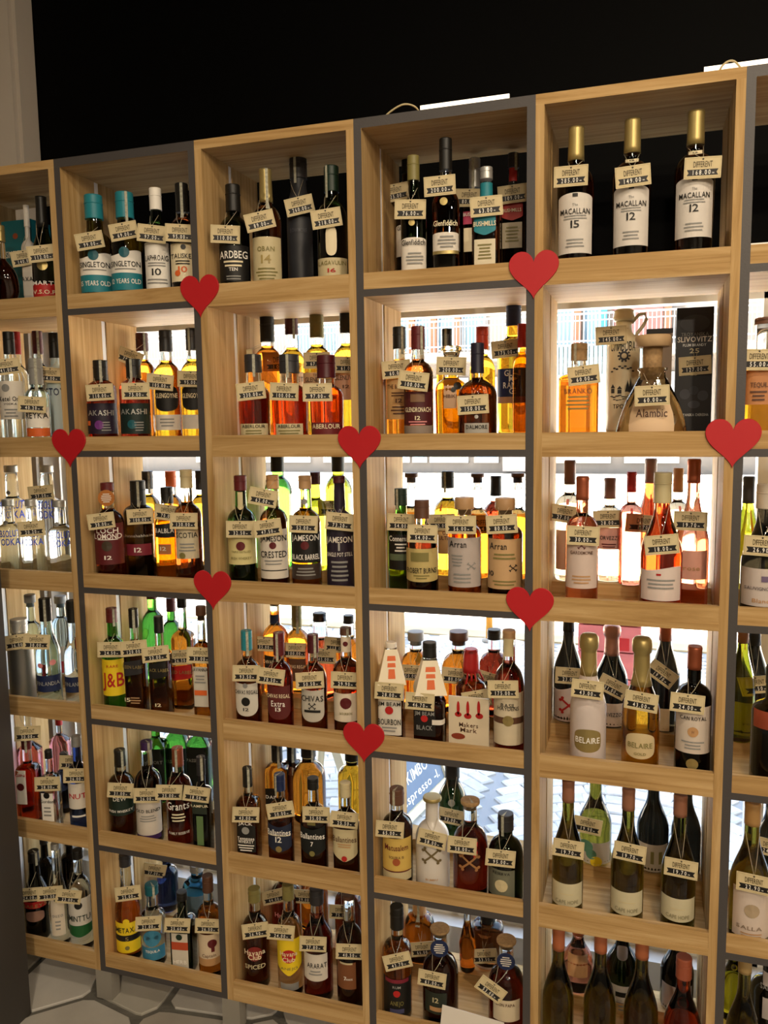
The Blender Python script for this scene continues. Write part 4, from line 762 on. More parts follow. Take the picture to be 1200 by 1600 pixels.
# ---- column D
B('D1', 623, 228, 44, 'b', 'tri', 'brown', ('black', 268), [(352, 402, 'offw', 'arch', .94)], [('Glenfiddich', 358, 6, 'black', 30)], [('125.00', 617, 301, 8)], 'brown three-sided whisky bottle with black cap, white label', strip=20, fill=.8)
B('D1', 647, 244, 47, 'f', 'tri', 'dgreen', ('olive', 278), [(371, 425, 'offw', 'arch', .95)], [('Glenfiddich', 379, 8, 'black', 36)], [('76.00', 641, 327, -2)], 'green three-sided whisky bottle with white label', marks=[('disc', 348, 10, 'gold', -.1), ('lines', 396, 30, 'grey', .1, 4, 5)])
B('D1', 697, 217, 48, 'f', 'tri', 'brown', ('black', 262), [(363, 393, 'offw', 'arch', .95), (393, 397, 'gold', 'rect', .95)], [('Glenfiddich', 349, 8, 'cream', 36)], [('200.00', 687, 290, 2)], 'brown three-sided whisky bottle, pale lettering, gold band', marks=[('disc', 315, 12, 'gold', -.1), ('lines', 370, 30, 'grey', .1, 4, 5)])
B('D1', 742, 248, 42, 'b', 'square', 'brown', ('silver', 290), [(330, 350, '#b03a5a', 'rect', .85), (356, 393, 'cream', 'rect', .8)], [('BUSHMILLS', 335, 5, 'white', 30)], [('80.00', 733, 309, -4)], 'square whiskey bottle with pink label in back', strip=-10)
B('D1', 760, 262, 48, 'f', 'square', 'gold' if False else 'brown', ('silver', 276), [(336, 368, '#1f7d8a', 'point', .78), (374, 414, '#d9cdb0', 'rect', .76)], [('BUSHMILLS', 350, 7, 'cream', 34)], [('63.00', 760, 322, 3)], 'square whiskey bottle with teal label over cream label', marks=[('lines', 383, 24, 'olive', 0, 5, 5), ('bar', 296, 20, 'teal', 0, 26)], fill=.72)
B('D1', 802, 240, 42, 'b', 'square', 'brown', ('charcoal', 258), [(318, 345, '#a8302a', 'point', .85), (348, 388, '#b9ad94', 'rect', .8)], [('BUSHMILLS', 329, 5, 'cream', 28)], [('109.00', 801, 303, 4)], 'square whiskey bottle with red label', strip=30, marks=[('bar', 270, 12, 'red', 0, 20), ('lines', 356, 22, 'olive', 0, 5, 5)])
B('D2', 622, 511, 44, 'm', 'tall', 'amber', ('black', 544), [(592, 655, '#c8a06a', 'rect', .9)], [('THE BALVENIE', 604, 6, 'brown', 34), ('12', 626, 6, 'brown', 10)], [('60.00', 619, 577, 4)], 'amber whisky bottle with tan label number 12', strip=30, marks=[('lines', 614, 28, 'brown', 0, 2, 4), ('lines', 636, 28, 'brown', 0, 3, 5)])
B('D2', 654, 510, 46, 'f', 'tall', 'brown', ('dred', 545), [(612, 664, '#4a1216', 'rect', .96), (665, 678, '#8a7a6c', 'rect', .96)], [('GLENDRONACH', 640, 7, 'cream', 38), ('12', 653, 6, 'cream', 8)], [('100.00', 646, 595, -8)], 'brown whisky bottle with burgundy label and red cap', strip=35, marks=[('bar', 622, 22, '#7a5a40', 0, 12), ('lines', 659, 30, 'pink', 0, 2, 4)])
B('D2', 705, 541, 50, 'm', 'squat', 'gold', ('clear', 561, 'crystal'), [(592, 638, '#d0a884', 'rect', .72)], [('HIBIKI', 619, 5, 'brown', 20)], [('200.00', 705, 572, -3)], 'golden faceted whisky bottle with glass stopper', marks=[('disc', 603, 12, 'black', .45), ('disc', 609, 8, 'black', .2)], cw=22)
B('D2', 699, 514, 34, 'b', 'spirit', 'gold', ('charcoal', 540), [], [], [], 'golden whisky bottle behind the glass-stoppered one', strip=-10)
B('D2', 746, 536, 60, 'f', 'spirit', 'dark', ('#1c1a2c', 582), [(661, 678, '#a9a59c', 'rect', .62)], [('DALMORE', 667, 6, 'black', 32)], [('150.00', 739, 632, 3)], 'dark whisky bottle with silver stag and silver label', bt=.50, se=.66, rn=.30, rt=.27, marks=[('disc', 651, 6, 'silver')])
B('D2', 757, 511, 40, 'b', 'spirit', 'gold', ('#c8442e', 545), [], [], [], 'golden whisky bottle with orange-red cap in back')
B('D2', 796, 465, 52, 'b', 'tall', 'gold', ('navy', 508), [(576, 620, '#1c2a52', 'rect', .95), (620, 630, '#b08a6c', 'rect', .95)], [('GLEN', 583, 9, 'white', 26), ('MO', 592, 9, 'white', 17, .1), ('RAN', 602, 9, 'white', 19, -.2), ('GIE', 611, 9, 'white', 16, .1)], [('175.00', 790, 545, 5)], 'tall golden whisky bottle with navy cap and label', fill=.84)
B('D2', 816, 507, 28, 'b', 'spirit', 'amber', ('red', 542), [], [], [], 'amber whisky bottle with red cap beside the upright')
B('D3', 623, 763, 42, 'm', 'spirit', 'green', ('dkgreen', 791), [(825, 890, 'black', 'rect', .95)], [('Connemara', 841, 8, 'white', 34)], [('54.00', 627, 816, -2)], 'green whiskey bottle with black label', strip=-30, marks=[('bar', 870, 34, '#5c6a50', 0, 10), ('lines', 850, 18, 'white', 0, 3, 5)])
B('D3', 660, 781, 50, 'f', 'spirit', 'dark', ('brown', 812), [(857, 906, '#bda96c', 'sag', .97)], [('ROBERT BURNS', 891, 8, 'black', 44)], [('54.00', 660, 834, -2)], 'brown whisky bottle with tan label and brown cap', marks=[('bar', 870, 28, 'olive', -.1, 14), ('lines', 899, 26, 'olive', 0, 2, 4)], bt=.64, se=.74)
B('D3', 726, 777, 52, 'f', 'spirit', 'orange', ('kraft', 798, 'cork'), [(840, 917, '#b3a7a0', 'rect', .97)], [('Arran', 850, 10, 'black', 26, -.35)], [('56.00', 720, 820, 0)], 'orange whisky bottle with pale grey label', marks=[('lines', 868, 18, 'grey', -.4, 4, 5), ('cross', 884, 13, 'grey', .45), ('lines', 897, 32, 'grey', -.1, 3, 6)], bt=.66, se=.76)
B('D3', 789, 778, 54, 'f', 'spirit', 'dark', ('kraft', 799, 'cork'), [(842, 920, '#c49f72', 'rect', .97)], [('Arran', 853, 10, 'black', 26, -.35), ('10', 896, 8, 'black', 8, -.75)], [('80.00', 784, 819, 4)], 'dark whisky bottle with tan label number 10', marks=[('lines', 866, 44, 'olive', 0, 2, 6), ('cross', 887, 12, 'black', .5), ('lines', 908, 36, 'olive', 0, 2, 5)], bt=.66, se=.76)
B('D3', 700, 736, 44, 'b', 'spirit', 'gold', ('black', 764), [(825, 865, '#d9b27a', 'rect', .9)], [('OLD', 832, 6, 'dred', 14), ('PULTENEY', 840, 6, 'dred', 32)], [('72.00?', 690, 816, 2)], 'golden whisky bottle with red lettering in back', strip=-20)
B('D3', 771, 745, 42, 'b', 'spirit', 'red', ('black', 776, 'caps'), [(838, 890, 'tan', 'rect', .9)], [('Jura', 862, 14, 'brown', 26)], [('64.00?', 756, 820, 0)], 'dark red whisky bottle with tan label in back')
for x, d in ((642, 'amber whiskey with wooden stopper behind green bottle'), (751, 'amber whiskey with wooden stopper behind pale-labelled bottle'), (806, 'amber whiskey with wooden stopper beside the upright')):
    B('D3', x, 739, 38, 'b', 'spirit', 'orange', ('brown', 747, 'cork'), [], [], [], d, fill=.62, se=.66, bt=.54)
B('D4', 612, 1003, 46, 'f', 'square', 'brown', ('offw', 1016), [(1086, 1148, '#d6cfc0', 'rect', .94)], [('JIM BEAM', 1099, 6, 'black', 34), ('BOURBON', 1127, 9, 'black', 34)], [('28.00', 608, 1080, -4)], 'bourbon bottle with white label under paper pyramid collar', bt=.50, se=.60, collar=(1017, 1069, 18, 44), marks=[('disc', 1109, 13, 'red'), ('lines', 1136, 24, 'grey', 0, 2, 5)])
B('D4', 672, 1003, 56, 'f', 'square', 'dark', ('black', 1032), [(1106, 1150, '#14110f', 'rect', .7, -.2)], [('JIM BEAM', 1114, 6, 'silver', 30, -.2), ('BLACK', 1136, 7, 'silver', 24, -.2)], [('46.70', 656, 1096, -3)], 'dark bourbon bottle with black label under paper pyramid collar', bt=.42, se=.52, collar=(1035, 1086, 22, 50), marks=[('disc', 1122, 11, 'red', -.2), ('bar', 1127, 20, 'offw', .7, 8)])
B('D4', 646, 986, 44, 'b', 'spirit', 'orange', ('grey', 1005, 'cork'), [], [], [('50.00?', 643, 1051, -2)], 'orange bourbon bottle with steel stopper in back')
B('D4', 717, 986, 54, 'b', 'dome', 'orange', ('brown', 1006, 'cork'), [], [], [('80.00', 711, 1056, -4)], 'round orange bourbon bottle with brown stopper in back')
B('D4', 736, 1014, 48, 'm', 'squat', 'brown', ('red', 1056, 'wax'), [], [], [('60.00?', 745, 1092, 12)], 'bourbon bottle with dripping red wax seal')
B('D4', 795, 984, 48, 'f', 'dome', 'red', ('kraft', 1003, 'caps'), [(1082, 1122, '#cdbfa2', 'rect', .93), (1120, 1130, 'brown', 'rect', .95), (1130, 1163, '#cdbfa2', 'rect', .93)], [('BASIL', 1101, 6, 'black', 22), ('HAYDENS', 1106, 6, 'black', 32)], [('175.00', 786, 1077, 2)], 'bourbon bottle with belted cream paper label', marks=[('disc', 1125, 17, 'gold'), ('bar', 1015, 15, 'bone', 0, 28)])
B('D4', 772, 983, 46, 'b', 'spirit', 'red', ('black', 1003), [], [], [('90.00?', 763, 1063, -14)], 'dark red bourbon bottle in back beside belted bottle')
B('D5', 621, 1231, 48, 'f', 'spirit', 'dark', ('brown', 1264), [(1309, 1360, '#cfae58', 'rect', .92), (1361, 1374, 'bone', 'rect', .92)], [('Matusalem', 1323, 9, 'dred', 34), ('SOLERA 15', 1338, 4, 'brown', 22)], [('65.00', 609, 1296, -4)], 'dark rum bottle with yellow label', 'rum_bottle', strip=-20, marks=[('disc', 1345, 12, '#a0522a'), ('bar', 1360, 40, 'dred', 0, 2)])
B('D5', 676, 1244, 53, 'f', 'dome', '#cfc8bf', ('gold', 1260, 'cork'), [], [('BUMBU', 1372, 3, 'tan', 18)], [('58.00', 675, 1311, -10)], 'white ceramic rum bottle with crossed-bones mark', 'rum_bottle', rough=.25, marks=[('cross', 1335, 30, '#6a5a38')])
B('D5', 707, 1180, 44, 'b', 'sloped', 'dgreen', ('black', 1222), [], [], [('93.00', 705, 1276, -10)], 'tall dark green rum bottle in back', 'rum_bottle', marks=[('disc', 1253, 11, 'grey')])
B('D5', 735, 1249, 54, 'f', 'dome', 'red', ('cork', 1266, 'cork'), [], [], [('58.00', 722, 1321, -2)], 'red rum bottle with crossed-bones mark and cork', 'rum_bottle', strip=20, marks=[('cross', 1345, 32, '#9a6a3c'), ('bar', 1326, 6, 'red', .35, 24)])
B('D5', 790, 1270, 54, 'f', 'dome', 'dgreen', ('charcoal', 1306), [(1358, 1400, '#6f6f5c', 'rect', .75, -.2)], [('RESERVA', 1363, 4, 'black', 26, -.2)], [('95.00', 782, 1341, -4)], 'dark green rum bottle with grey portrait label', 'rum_bottle', strip=-20, marks=[('disc', 1382, 20, 'bone', -.2)])
B('D6', 620, 1415, 44, 'f', 'spirit', 'amber', ('black', 1460), [(1528, 1585, '#141310', 'rect', .96)], [('RUM', 1540, 4, 'silver', 12), ('ANEJO', 1565, 7, 'olive', 20)], [('43.70', 621, 1502, 14)], 'amber rum bottle, black label with red disc 7', 'rum_bottle', marks=[('disc', 1550, 11, 'red'), ('bar', 1531, 36, '#7a2030', 0, 6), ('bar', 1577, 22, '#4a4a6a', 0, 7)], bt=.60, se=.70)
B('D6', 654, 1400, 46, 'b', 'dome', 'orange', ('tan', 1440), [], [], [('66.00', 660, 1483, 11)], 'red-orange rum bottle with tan cap in back', 'rum_bottle', strip=-5)
B('D6', 688, 1449, 56, 'f', 'dome', 'dark', ('cork', 1466, 'cork'), [(1549, 1582, '#262c20', 'rect', .6, -.2)], [('12', 1560, 8, 'bone', 9, -.2)], [('61.00', 675, 1530, -6)], 'dark rum bottle with blue neck medallion, dark label', 'rum_bottle', medal=(1488, 28, 'navy'), marks=[('bar', 1574, 24, 'tan', -.1, 7)])
B('D6', 756, 1422, 50, 'b', 'tall', 'brown', ('black', 1450), [(1512, 1548, '#cdbcae', 'rect', .94)], [], [('53.50', 757, 1494, 9)], 'brown rum bottle with pinkish-white label in back', 'rum_bottle', fill=.9)
B('D6', 791, 1467, 56, 'f', 'dome', 'red', ('cork', 1485, 'cork'), [(1560, 1593, '#cfc0a2', 'rect', .72, .05)], [('DON PAPA', 1567, 5, 'brown', 28)], [('53.00', 767, 1546, -32)], 'red rum bottle with blue neck medallion, cream label', 'rum_bottle', medal=(1508, 28, 'navy'))
B('D6', 735, 1405, 26, 'b', 'slope', 'orange', ('charcoal', 1420), [], [], [], 'slender orange bottle in back', 'rum_bottle')
# ---- column E
for x, y, w, t, nme, dd in ((899, 200, 57, ('285.00', 892, 275, -1), '15', 'with bare neck'), (986, 188, 58, ('149.00', 989, 275, 4), '12', 'with small pointed neck label'), (1084, 175, 60, ('168.00', 1098, 262, -2), '12', 'next to the oak upright')):
    B('E1', x, y, w, 'f', 'mac', 'dark', ('gold', y+46, 'caps'), [(y+102, y+196, '#d6cfc6', 'arch', .96)]+([] if nme == '15' else [(y+56, y+66, 'cream', 'vee', .8)]), [('MACALLAN', y+131, 8, 'black', 44), ('The', y+121, 4, 'grey', 8), (nme, y+151, 11, 'black', 13)]+([] if nme == '15' else [(nme, y+61, 4, 'black', 7)]), [t], 'gold-capped dark whisky '+dd, marks=[('lines', y+138, 36, 'grey', 0, 2, 4), ('lines', y+175, 30, 'grey', 0, 3, 5), ('bar', y+106, 8, 'black', 0, 5)], fill=.78)
B('E2', 904, 537, 62, 'm', 'flat', 'orange', ('cork', 562), [], [('BRANKO', 611, 8, 'brown', 42)], [('60.00', 912, 586, 6)], 'flat amber rakia bottle with wooden stopper', 'rakia_bottle', marks=[('lines', 620, 40, 'olive', 0, 4, 6)], strip=-25, bt=.66, se=.72, rn=.36, rt=.34, cw=25)
B('E3', 909, 744, 50, 'f', 'bord', 'rose', ('copper', 783, 'caps'), [(850, 919, '#cdb9ae', 'rect', .93)], [('GARDEMONE', 863, 5, 'brown', 34)], [('30.00', 911, 837, -2)], 'tall white-labelled rose wine bottle with copper cap', 'wine_bottle', marks=[('cross', 852, 12, 'dred'), ('lines', 900, 34, 'tan', 0, 3, 5)])
B('E3', 880, 719, 44, 'b', 'bord', 'pale', ('#7c5648', 758, 'caps'), [(828, 890, '#d8b49c', 'rect', .9)], [], [('27.00?', 882, 803, -8)], 'pale rose wine bottle with brown cap in back', 'wine_bottle')
B('E3', 954, 747, 46, 'b', 'bord', 'pale', ('#7c5648', 781, 'caps'), [(824, 858, '#d6a49a', 'rect', .9)], [('CORVEZZO', 840, 6, 'black', 36)], [('28.00', 950, 811, 2)], 'textured sparkling rose bottle with pink label', 'wine_bottle', marks=[('lines', 850, 26, 'dred', 0, 2, 4)])
B('E3', 985, 736, 36, 'b', 'bord', 'rose', ('red', 770, 'caps'), [], [], [], 'rose wine bottle with red cap in back', 'wine_bottle')
B('E3', 1013, 717, 46, 'b', 'wine', 'coral', ('#94786a', 756, 'caps'), [(838, 890, '#dba79a', 'wave', .9)], [], [('17.70', 1004, 818, -3)], 'rose wine bottle with taupe cap and pink label', 'wine_bottle')
B('E3', 1033, 738, 64, 'f', 'wine', 'coral', ('#b9ad84', 788), [(888, 938, '#d6c6be', 'wave', .90)], [], [('18.00', 1034, 851, 7)], 'red-orange rose wine bottle with cream cap', 'wine_bottle', marks=[('lines', 906, 46, 'grey', 0, 3, 6), ('bar', 897, 7, 'red', -.1, 3)])
B('E3', 1057, 731, 38, 'b', 'bord', 'pale', ('#c99c6a', 770, 'caps'), [], [], [], 'pale wine bottle with beige cap in back', 'wine_bottle')
B('E3', 1081, 717, 50, 'm', 'wine', 'rose', ('copper', 756, 'caps'), [(860, 905, '#e0a794', 'rect', .9)], [('rose', 887, 7, 'tan', 24)], [('19.70', 1079, 814, -1)], 'pink-labelled rose wine bottle with copper cap', 'wine_bottle')
B('E4', 880, 950, 44, 'b', 'wine', 'wine', ('black', 990, 'caps'), [(1074, 1126, '#d6c6c0', 'wave', .95)], [], [('23.00?', 890, 1056, -2)], 'red wine bottle with red geometric label', 'wine_bottle', marks=[('cross', 1100, 30, 'red', .1)])
B('E4', 919, 989, 55, 'f', 'champ', '#c9bcb6', ('gold', 1060, 'foil'), [(1138, 1174, 'gold', 'oval', .72)], [('BELAIRE', 1155, 9, 'white', 36)], [('43.00', 918, 1077, -4)], 'white sparkling wine bottle with gold foil', 'sparkling_wine_bottle', rough=.3)
B('E4', 955, 975, 50, 'b', 'champ', 'wine', ('rosegold', 1028, 'foil'), [(1098, 1134, '#cfc2b6', 'rect', .9)], [('CORVEZZO', 1115, 6, 'black', 32)], [('31.00', 957, 1073, -25)], 'dark sparkling wine bottle with rose-gold foil', 'sparkling_wine_bottle')
B('E4', 1001, 994, 57, 'f', 'champ', 'gold', ('gold', 1076, 'foil'), [(1144, 1184, '#c8b48a', 'oval', .75)], [('BELAIRE', 1163, 8, 'olive', 36), ('GOLD', 1176, 4, 'olive', 18)], [('43.00', 1002, 1096, -5)], 'golden sparkling wine bottle with gold foil', 'sparkling_wine_bottle')
B('E4', 1038, 950, 46, 'b', 'wine', 'wine', ('copper', 1005, 'caps'), [(1106, 1150, '#d6c09a', 'rect', .7, -.3)], [], [('19.70', 1034, 1053, -34)], 'dark wine bottle with copper cap and slanting tag', 'wine_bottle')
B('E4', 1083, 1009, 54, 'f', 'bord', 'wine', ('copper', 1051, 'caps'), [(1103, 1176, '#cdbfb0', 'rect', .93)], [('CAN ROYAL', 1121, 6, 'black', 38)], [('24.00', 1074, 1099, -3)], 'red wine bottle with large white label', 'wine_bottle', marks=[('disc', 1142, 16, 'tan'), ('bar', 1141, 3, 'brown', 0, 14), ('lines', 1158, 34, 'grey', 0, 3, 5), ('disc', 1192, 18, 'gold')])
for x, y, w, t, d in ((887, 1217, 48, ('19.70', 888, 1326, -3), 'olive wine bottle with pink capsule, near parrot label'), (980, 1230, 50, ('19.70', 984, 1332, -4), 'olive wine bottle with pink capsule in the middle'), (1060, 1240, 52, ('19.70', 1064, 1357, -2), 'olive wine bottle with pink capsule beside the upright')):
    B('E5', x, y, w, 'f', 'wine', 'olive', ('#96654c', y+43, 'caps'), [(y+162, y+196, '#c6bd9c', 'sag', .93)], [('CAPE HOPE', y+190, 6, '#8a8468', 34)], [t], d, 'wine_bottle', marks=[('lines', y+178, 28, 'bone', 0, 1, 3)])
B('E5', 930, 1205, 50, 'b', 'wine', 'olive', ('#2c2a1c', 1226, 'caps'), [(1315, 1372, '#c9c0b4', 'rect', .93)], [], [('19.90', 918, 1290, -8)], 'olive wine bottle with colourful bird label', 'wine_bottle', marks=[('disc', 1322, 20, '#5a8a72', -.5), ('disc', 1333, 16, '#5a8a72', -.2), ('disc', 1344, 18, 'yellow', .1), ('disc', 1358, 12, 'brown', .5)])
B('E5', 1020, 1205, 48, 'b', 'wine', 'wine', ('black', 1235, 'caps'), [(1318, 1382, '#bfb3a2', 'rect', .93)], [('CAPE HOPE', 1364, 5, 'tan', 30)], [], 'black wine bottle with pale label behind middle bottles', 'wine_bottle', marks=[('bar', 1338, 5, 'olive', 0, 20), ('bar', 1338, 5, 'olive', .5, 20)])
B('E5', 1080, 1210, 44, 'b', 'wine', 'wine', ('black', 1238, 'caps'), [], [], [], 'black wine bottle in back beside the upright', 'wine_bottle')
for x, y, w, d in ((872, 1448, 48, 'olive wine bottle, copper capsule, in front of peach label'), (937, 1452, 50, 'olive wine bottle, copper capsule, before oval-badged bottle'), (1001, 1462, 52, 'olive wine bottle, copper capsule, next to rose bottle')):
    B('E6', x, y, w, 'f', 'wine', 'olive', ('#a8603c', y+46, 'caps'), [(y+170, y+205, '#c6bd9c', 'rect', .93)], [], [], d, 'wine_bottle')
B('E6', 903, 1440, 46, 'b', 'wine', 'rose', ('#a8603c', 1470, 'caps'), [(1494, 1525, '#c99a6c', 'rect', .9)], [], [], 'clear wine bottle with peach label in back', 'wine_bottle')
B('E6', 972, 1440, 50, 'b', 'wine', 'dgreen', ('black', 1465, 'caps'), [(1538, 1590, '#c3bdb4', 'rect', .9), (1484, 1502, '#b9b2ac', 'oval', .6)], [], [], 'dark wine bottle with pale oval badge', 'wine_bottle', marks=[('bar', 1551, 18, 'black', 0, 8), ('lines', 1565, 26, 'grey', 0, 3, 6)])
B('E6', 1066, 1494, 56, 'f', 'wine', 'coral', ('#a0543a', 1540), [], [], [], 'red-orange wine bottle with copper cap in bottom row', 'wine_bottle')
B('E6', 1058, 1442, 50, 'b', 'wine', 'wine', ('black', 1470, 'caps'), [(1540, 1590, '#bdb6ae', 'rect', .9)], [], [], 'black wine bottle behind the red-orange bottle', 'wine_bottle')
# ---- column F
B('F2', 1194, 497, 70, 'f', 'square', 'gold', ('#6a4a3a', 505), [(578, 632, '#b97e4e', 'rect', .96)], [('TEQUILA', 601, 7, 'brown', 30, -.3)], [('55.00', 1186, 562, -2)], 'square golden spirit bottle with tan label', 'spirit_bottle', cw=40, bt=.66, se=.72, rn=.5, rt=.5, marks=[('lines', 612, 26, 'brown', -.4, 3, 6)])
B('F3', 1167, 744, 44, 'b', 'wine', 'ygreen', ('charcoal', 788, 'caps'), [], [], [], 'yellow-green wine bottle with charcoal screw cap', 'wine_bottle')
B('F3', 1193, 756, 66, 'f', 'wine', 'wine', ('#b3a898', 797), [(888, 947, '#c4b9b2', 'rect', .94)], [('SAUVIGNON', 919, 5, '#6a6468', 40, -.2), ('Blanc', 938, 6, 'tan', 24, -.1)], [('26.90', 1191, 853, -2)], 'dark wine bottle with pale screw cap, white label', 'wine_bottle', marks=[('bar', 904, 20, '#6a5a78', .2, 9)])
B('F4', 1160, 955, 40, 'b', 'wine', 'ygreen', ('#8a5a34', 1008, 'caps'), [], [], [], 'yellow-green wine bottle with brown cap', 'wine_bottle')
B('F4', 1176, 960, 50, 'b', 'wine', 'wine', ('black', 1012, 'caps'), [(1096, 1156, '#a89e94', 'rect', .93)], [('RESERVE', 1128, 4, '#857c74', 30)], [('19.50', 1182, 1070, 10)], 'dark wine bottle with grey label', 'wine_bottle', marks=[('disc', 1098, 12, 'bone', .5)])
B('F4', 1206, 1040, 62, 'f', 'bord', 'wine', ('black', 1075, 'caps'), [(1113, 1140, '#8a3c24', 'rect', .96)], [], [], 'dark wine bottle with rust-coloured band', 'wine_bottle')
B('F5', 1172, 1252, 60, 'f', 'wine', 'olive', ('#a8824e', 1298, 'caps'), [(1388, 1464, '#cbbcb0', 'rect', .9, .1)], [('SALLA', 1447, 6, '#8a7a6a', 36)], [('22.90', 1178, 1381, 0)], 'olive wine bottle with beige capsule, crest label', 'wine_bottle', marks=[('disc', 1420, 22, '#a89478', .1), ('lines', 1456, 30, 'tan', .1, 2, 4)])
B('F5', 1204, 1230, 50, 'b', 'wine', 'wine', ('black', 1262, 'caps'), [(1400, 1440, '#bdb2a4', 'rect', .9)], [], [('24.90?', 1205, 1325, -4)], 'dark wine bottle behind crest-labelled bottle', 'wine_bottle')
B('F6', 1160, 1490, 50, 'f', 'wine', 'olive', ('#a08656', 1530, 'caps'), [], [], [], 'olive wine bottle with beige capsule in bottom row', 'wine_bottle')
B('F6', 1146, 1462, 38, 'b', 'wine', 'ygreen', ('olive', 1480, 'caps'), [], [], [], 'bright yellow-green wine bottle in bottom row', 'wine_bottle')
B('F6', 1200, 1470, 54, 'm', 'bord', 'wine', ('black', 1500), [(1528, 1590, '#b3aaa6', 'rect', .95)], [('SANTO', 1545, 5, 'grey', 26)], [], 'black wine bottle with grey label in bottom row', 'wine_bottle')
solve()
for s in SPEC: build(s)
# ================================================================== cartons, jug, decanter, cards
def carton(cell, x0, x1, ytop, Y0, dep, colr, lab, name, texts=(), marks=(), tags=(), top=None, up=0):
    zb = shelfz(cell[1])+up; a, b = at_y(x0, ytop+40, Y0), at_y(x1, ytop+40, Y0); zt = at_y((x0+x1)/2, ytop, Y0).z
    t = thing(name, ((a.x+b.x)/2, Y0, zb), lab, 'box'); w, h = b.x-a.x, zt-zb; sc = FPX/depth(a)
    MB().box(-w/2, w/2, 0, dep, 0, h).obj('carton_body', pmat('carton_'+colr, PAL.get(colr, colr), .45), t)
    if top: MB().box(-w/2-.001, w/2+.001, -.001, dep+.001, h-.012, h+.001).obj('lid', col(top), t)
    for (st, y, hh, cc, ww) in texts:
        z = at_y((x0+x1)/2, y, Y0).z-zb; v_, f_ = layout(st, hh/sc, ww/sc); MB().add([(q[0], -.0008, z+q[1]) for q in v_], f_).obj('lettering', col(cc), t)
    for (xx, y, ww, hh, cc) in marks:
        q = at_y(xx, y, Y0); r, e = ww/2/sc, hh/2/sc
        MB().add([(q.x-t.location.x+r*math.cos(k*.3927), -.0006, q.z-zb+e*math.sin(k*.3927)) for k in range(16)], [tuple(range(16))]).obj('printed_mark', col(cc), t)
    for (pr, tx, ty, ti) in tags:
        q = at_y(tx, ty, Y0-.004); price_tag(pr.rstrip('?'), (q.x, Y0-.004, q.z), ti, ((q.x-.004, Y0-.001, q.z+.03), (q.x+.004, Y0-.001, q.z+.03)), lab, not pr.endswith('?'))
carton('A1', 4, 50, 344, .20, .09, '#0f5f68', 'teal whisky carton with brass stud behind the dark cognac', 'whisky_carton', [('SINGLETON', 397, 10, 'white', 44)], [(24, 369, 10, 9, 'copper')])
carton('E2', 1057, 1115, 480, .255, .07, '#17161a', 'tall black plum brandy carton with pale lettering', 'brandy_carton', [('TROYANSKA', 522, 5, 'grey', 40), ('SLIVOVITZ', 530, 8, 'offw', 50), ('PLUM BRANDY', 539, 4, 'silver', 34), ('25', 548, 7, 'bone', 14), ('25', 584, 5, 'bone', 10), ('TROYANSKA CHERESHA', 648, 4, 'silver', 46)],
       [(1086, 505, 44, 26, '#34343a'), (1070, 616, 16, 16, '#3a3a42'), (1098, 618, 16, 16, '#3a3a42'), (1084, 610, 14, 14, '#2c2c34'), (1084, 632, 18, 12, '#3a3a42')], [('127.00', 1086, 571, 3)], None, RISE)
carton('E2', 1010, 1050, 514, .275, .05, '#8a7560', 'plain brown carton with dark lid behind the decanter', 'brandy_carton', [], [], [], 'charcoal', RISE)
# paper card with three red sealed bottles in front of the wax-sealed bourbon
carton('D4', 701, 764, 1090, .075, .006, '#dccdb0', 'white card printed with three red wax-dipped necks', 'display_card', [('Makers', 1133, 7, 'brown', 30), ('Mark', 1141, 7, 'brown', 26)], [(716, 1106, 5, 22, 'red'), (716, 1116, 11, 8, 'red'), (731, 1107, 5, 24, 'red'), (731, 1119, 12, 9, 'red'), (748, 1107, 5, 24, 'red'), (749, 1119, 12, 9, 'red'), (716, 1150, 22, 10, '#8a3a24')])
# white card at the very bottom, clipped to the retaining board
pA = at_y(688, 1579, -.02); cz = pA.z
t = thing('info_card', (1.19, -.006, cz-.075), 'plain white card leaning on the bottom retaining board', 'card')
MB().box(-.085, .085, -.001, .001, 0, .07).obj('card', pmat('card_white', '#ddd6cc', .6), t).rotation_euler = (math.radians(-6), math.radians(5), 0)
# ceramic jug
zb = shelfz(2)+RISE; q = at_y(973, 600, .27); zt = at_y(973, 483, .27).z; H = zt-zb; sc = FPX/depth(q); R = 25/sc
j = thing('ceramic_jug', (q.x, .27, zb), 'cream ceramic plum brandy jug with small handle and black drawings', 'jug')
P = [(.93, 0), (1, .01), (1, .70*H), (.97, .73*H), (.8, .77*H), (.52, .81*H), (.47, .86*H), (.47, .90*H)]
CER = pmat('jug_ceramic', '#d9cba8', .35, vary=.1)
MB().lathe([(r*R, z) for r, z in P], 32).obj('jug_body', CER, j)
MB().lathe([(R*.40, .90*H), (R*.62, .905*H), (R*.66, .93*H), (R*.56, .97*H), (R*.60, .985*H), (R*.4, H)], 20).obj('stopper', CER, j)
MB().tube([(R*.45, 0, .885*H), (R*.9, 0, .95*H), (R*1.25, 0, .955*H), (R*1.35, 0, .91*H), (R*1.15, 0, .86*H), (R*.8, 0, .80*H), (R*.75, 0, .77*H)], .0045, 8).obj('handle', CER, j)
def wrap(m, v, f, z, off=.0012): m.add([(R*math.sin(a/R)*1.0, -(R+off)*math.cos(a/R), z+b) for a, b in v], f)
zj = lambda y: at_y(973, y, .27-R).z-zb
for s_, y, h, w_ in (('СЛИВОВА', 541, 13, 40), ('ТРОЯН', 635, 6, 28)):
    m = MB(); wrap(m, *layout(s_, h/sc, w_/sc), zj(y)); m.obj('lettering', col('black'), j)
m = MB()
def disc(x, y, rx, ry):
    n0 = 14; wrap(m, [(x/sc+rx/sc*math.cos(k*6.283/n0), ry/sc*math.sin(k*6.283/n0)) for k in range(n0)], [tuple(range(n0))], zj(y))
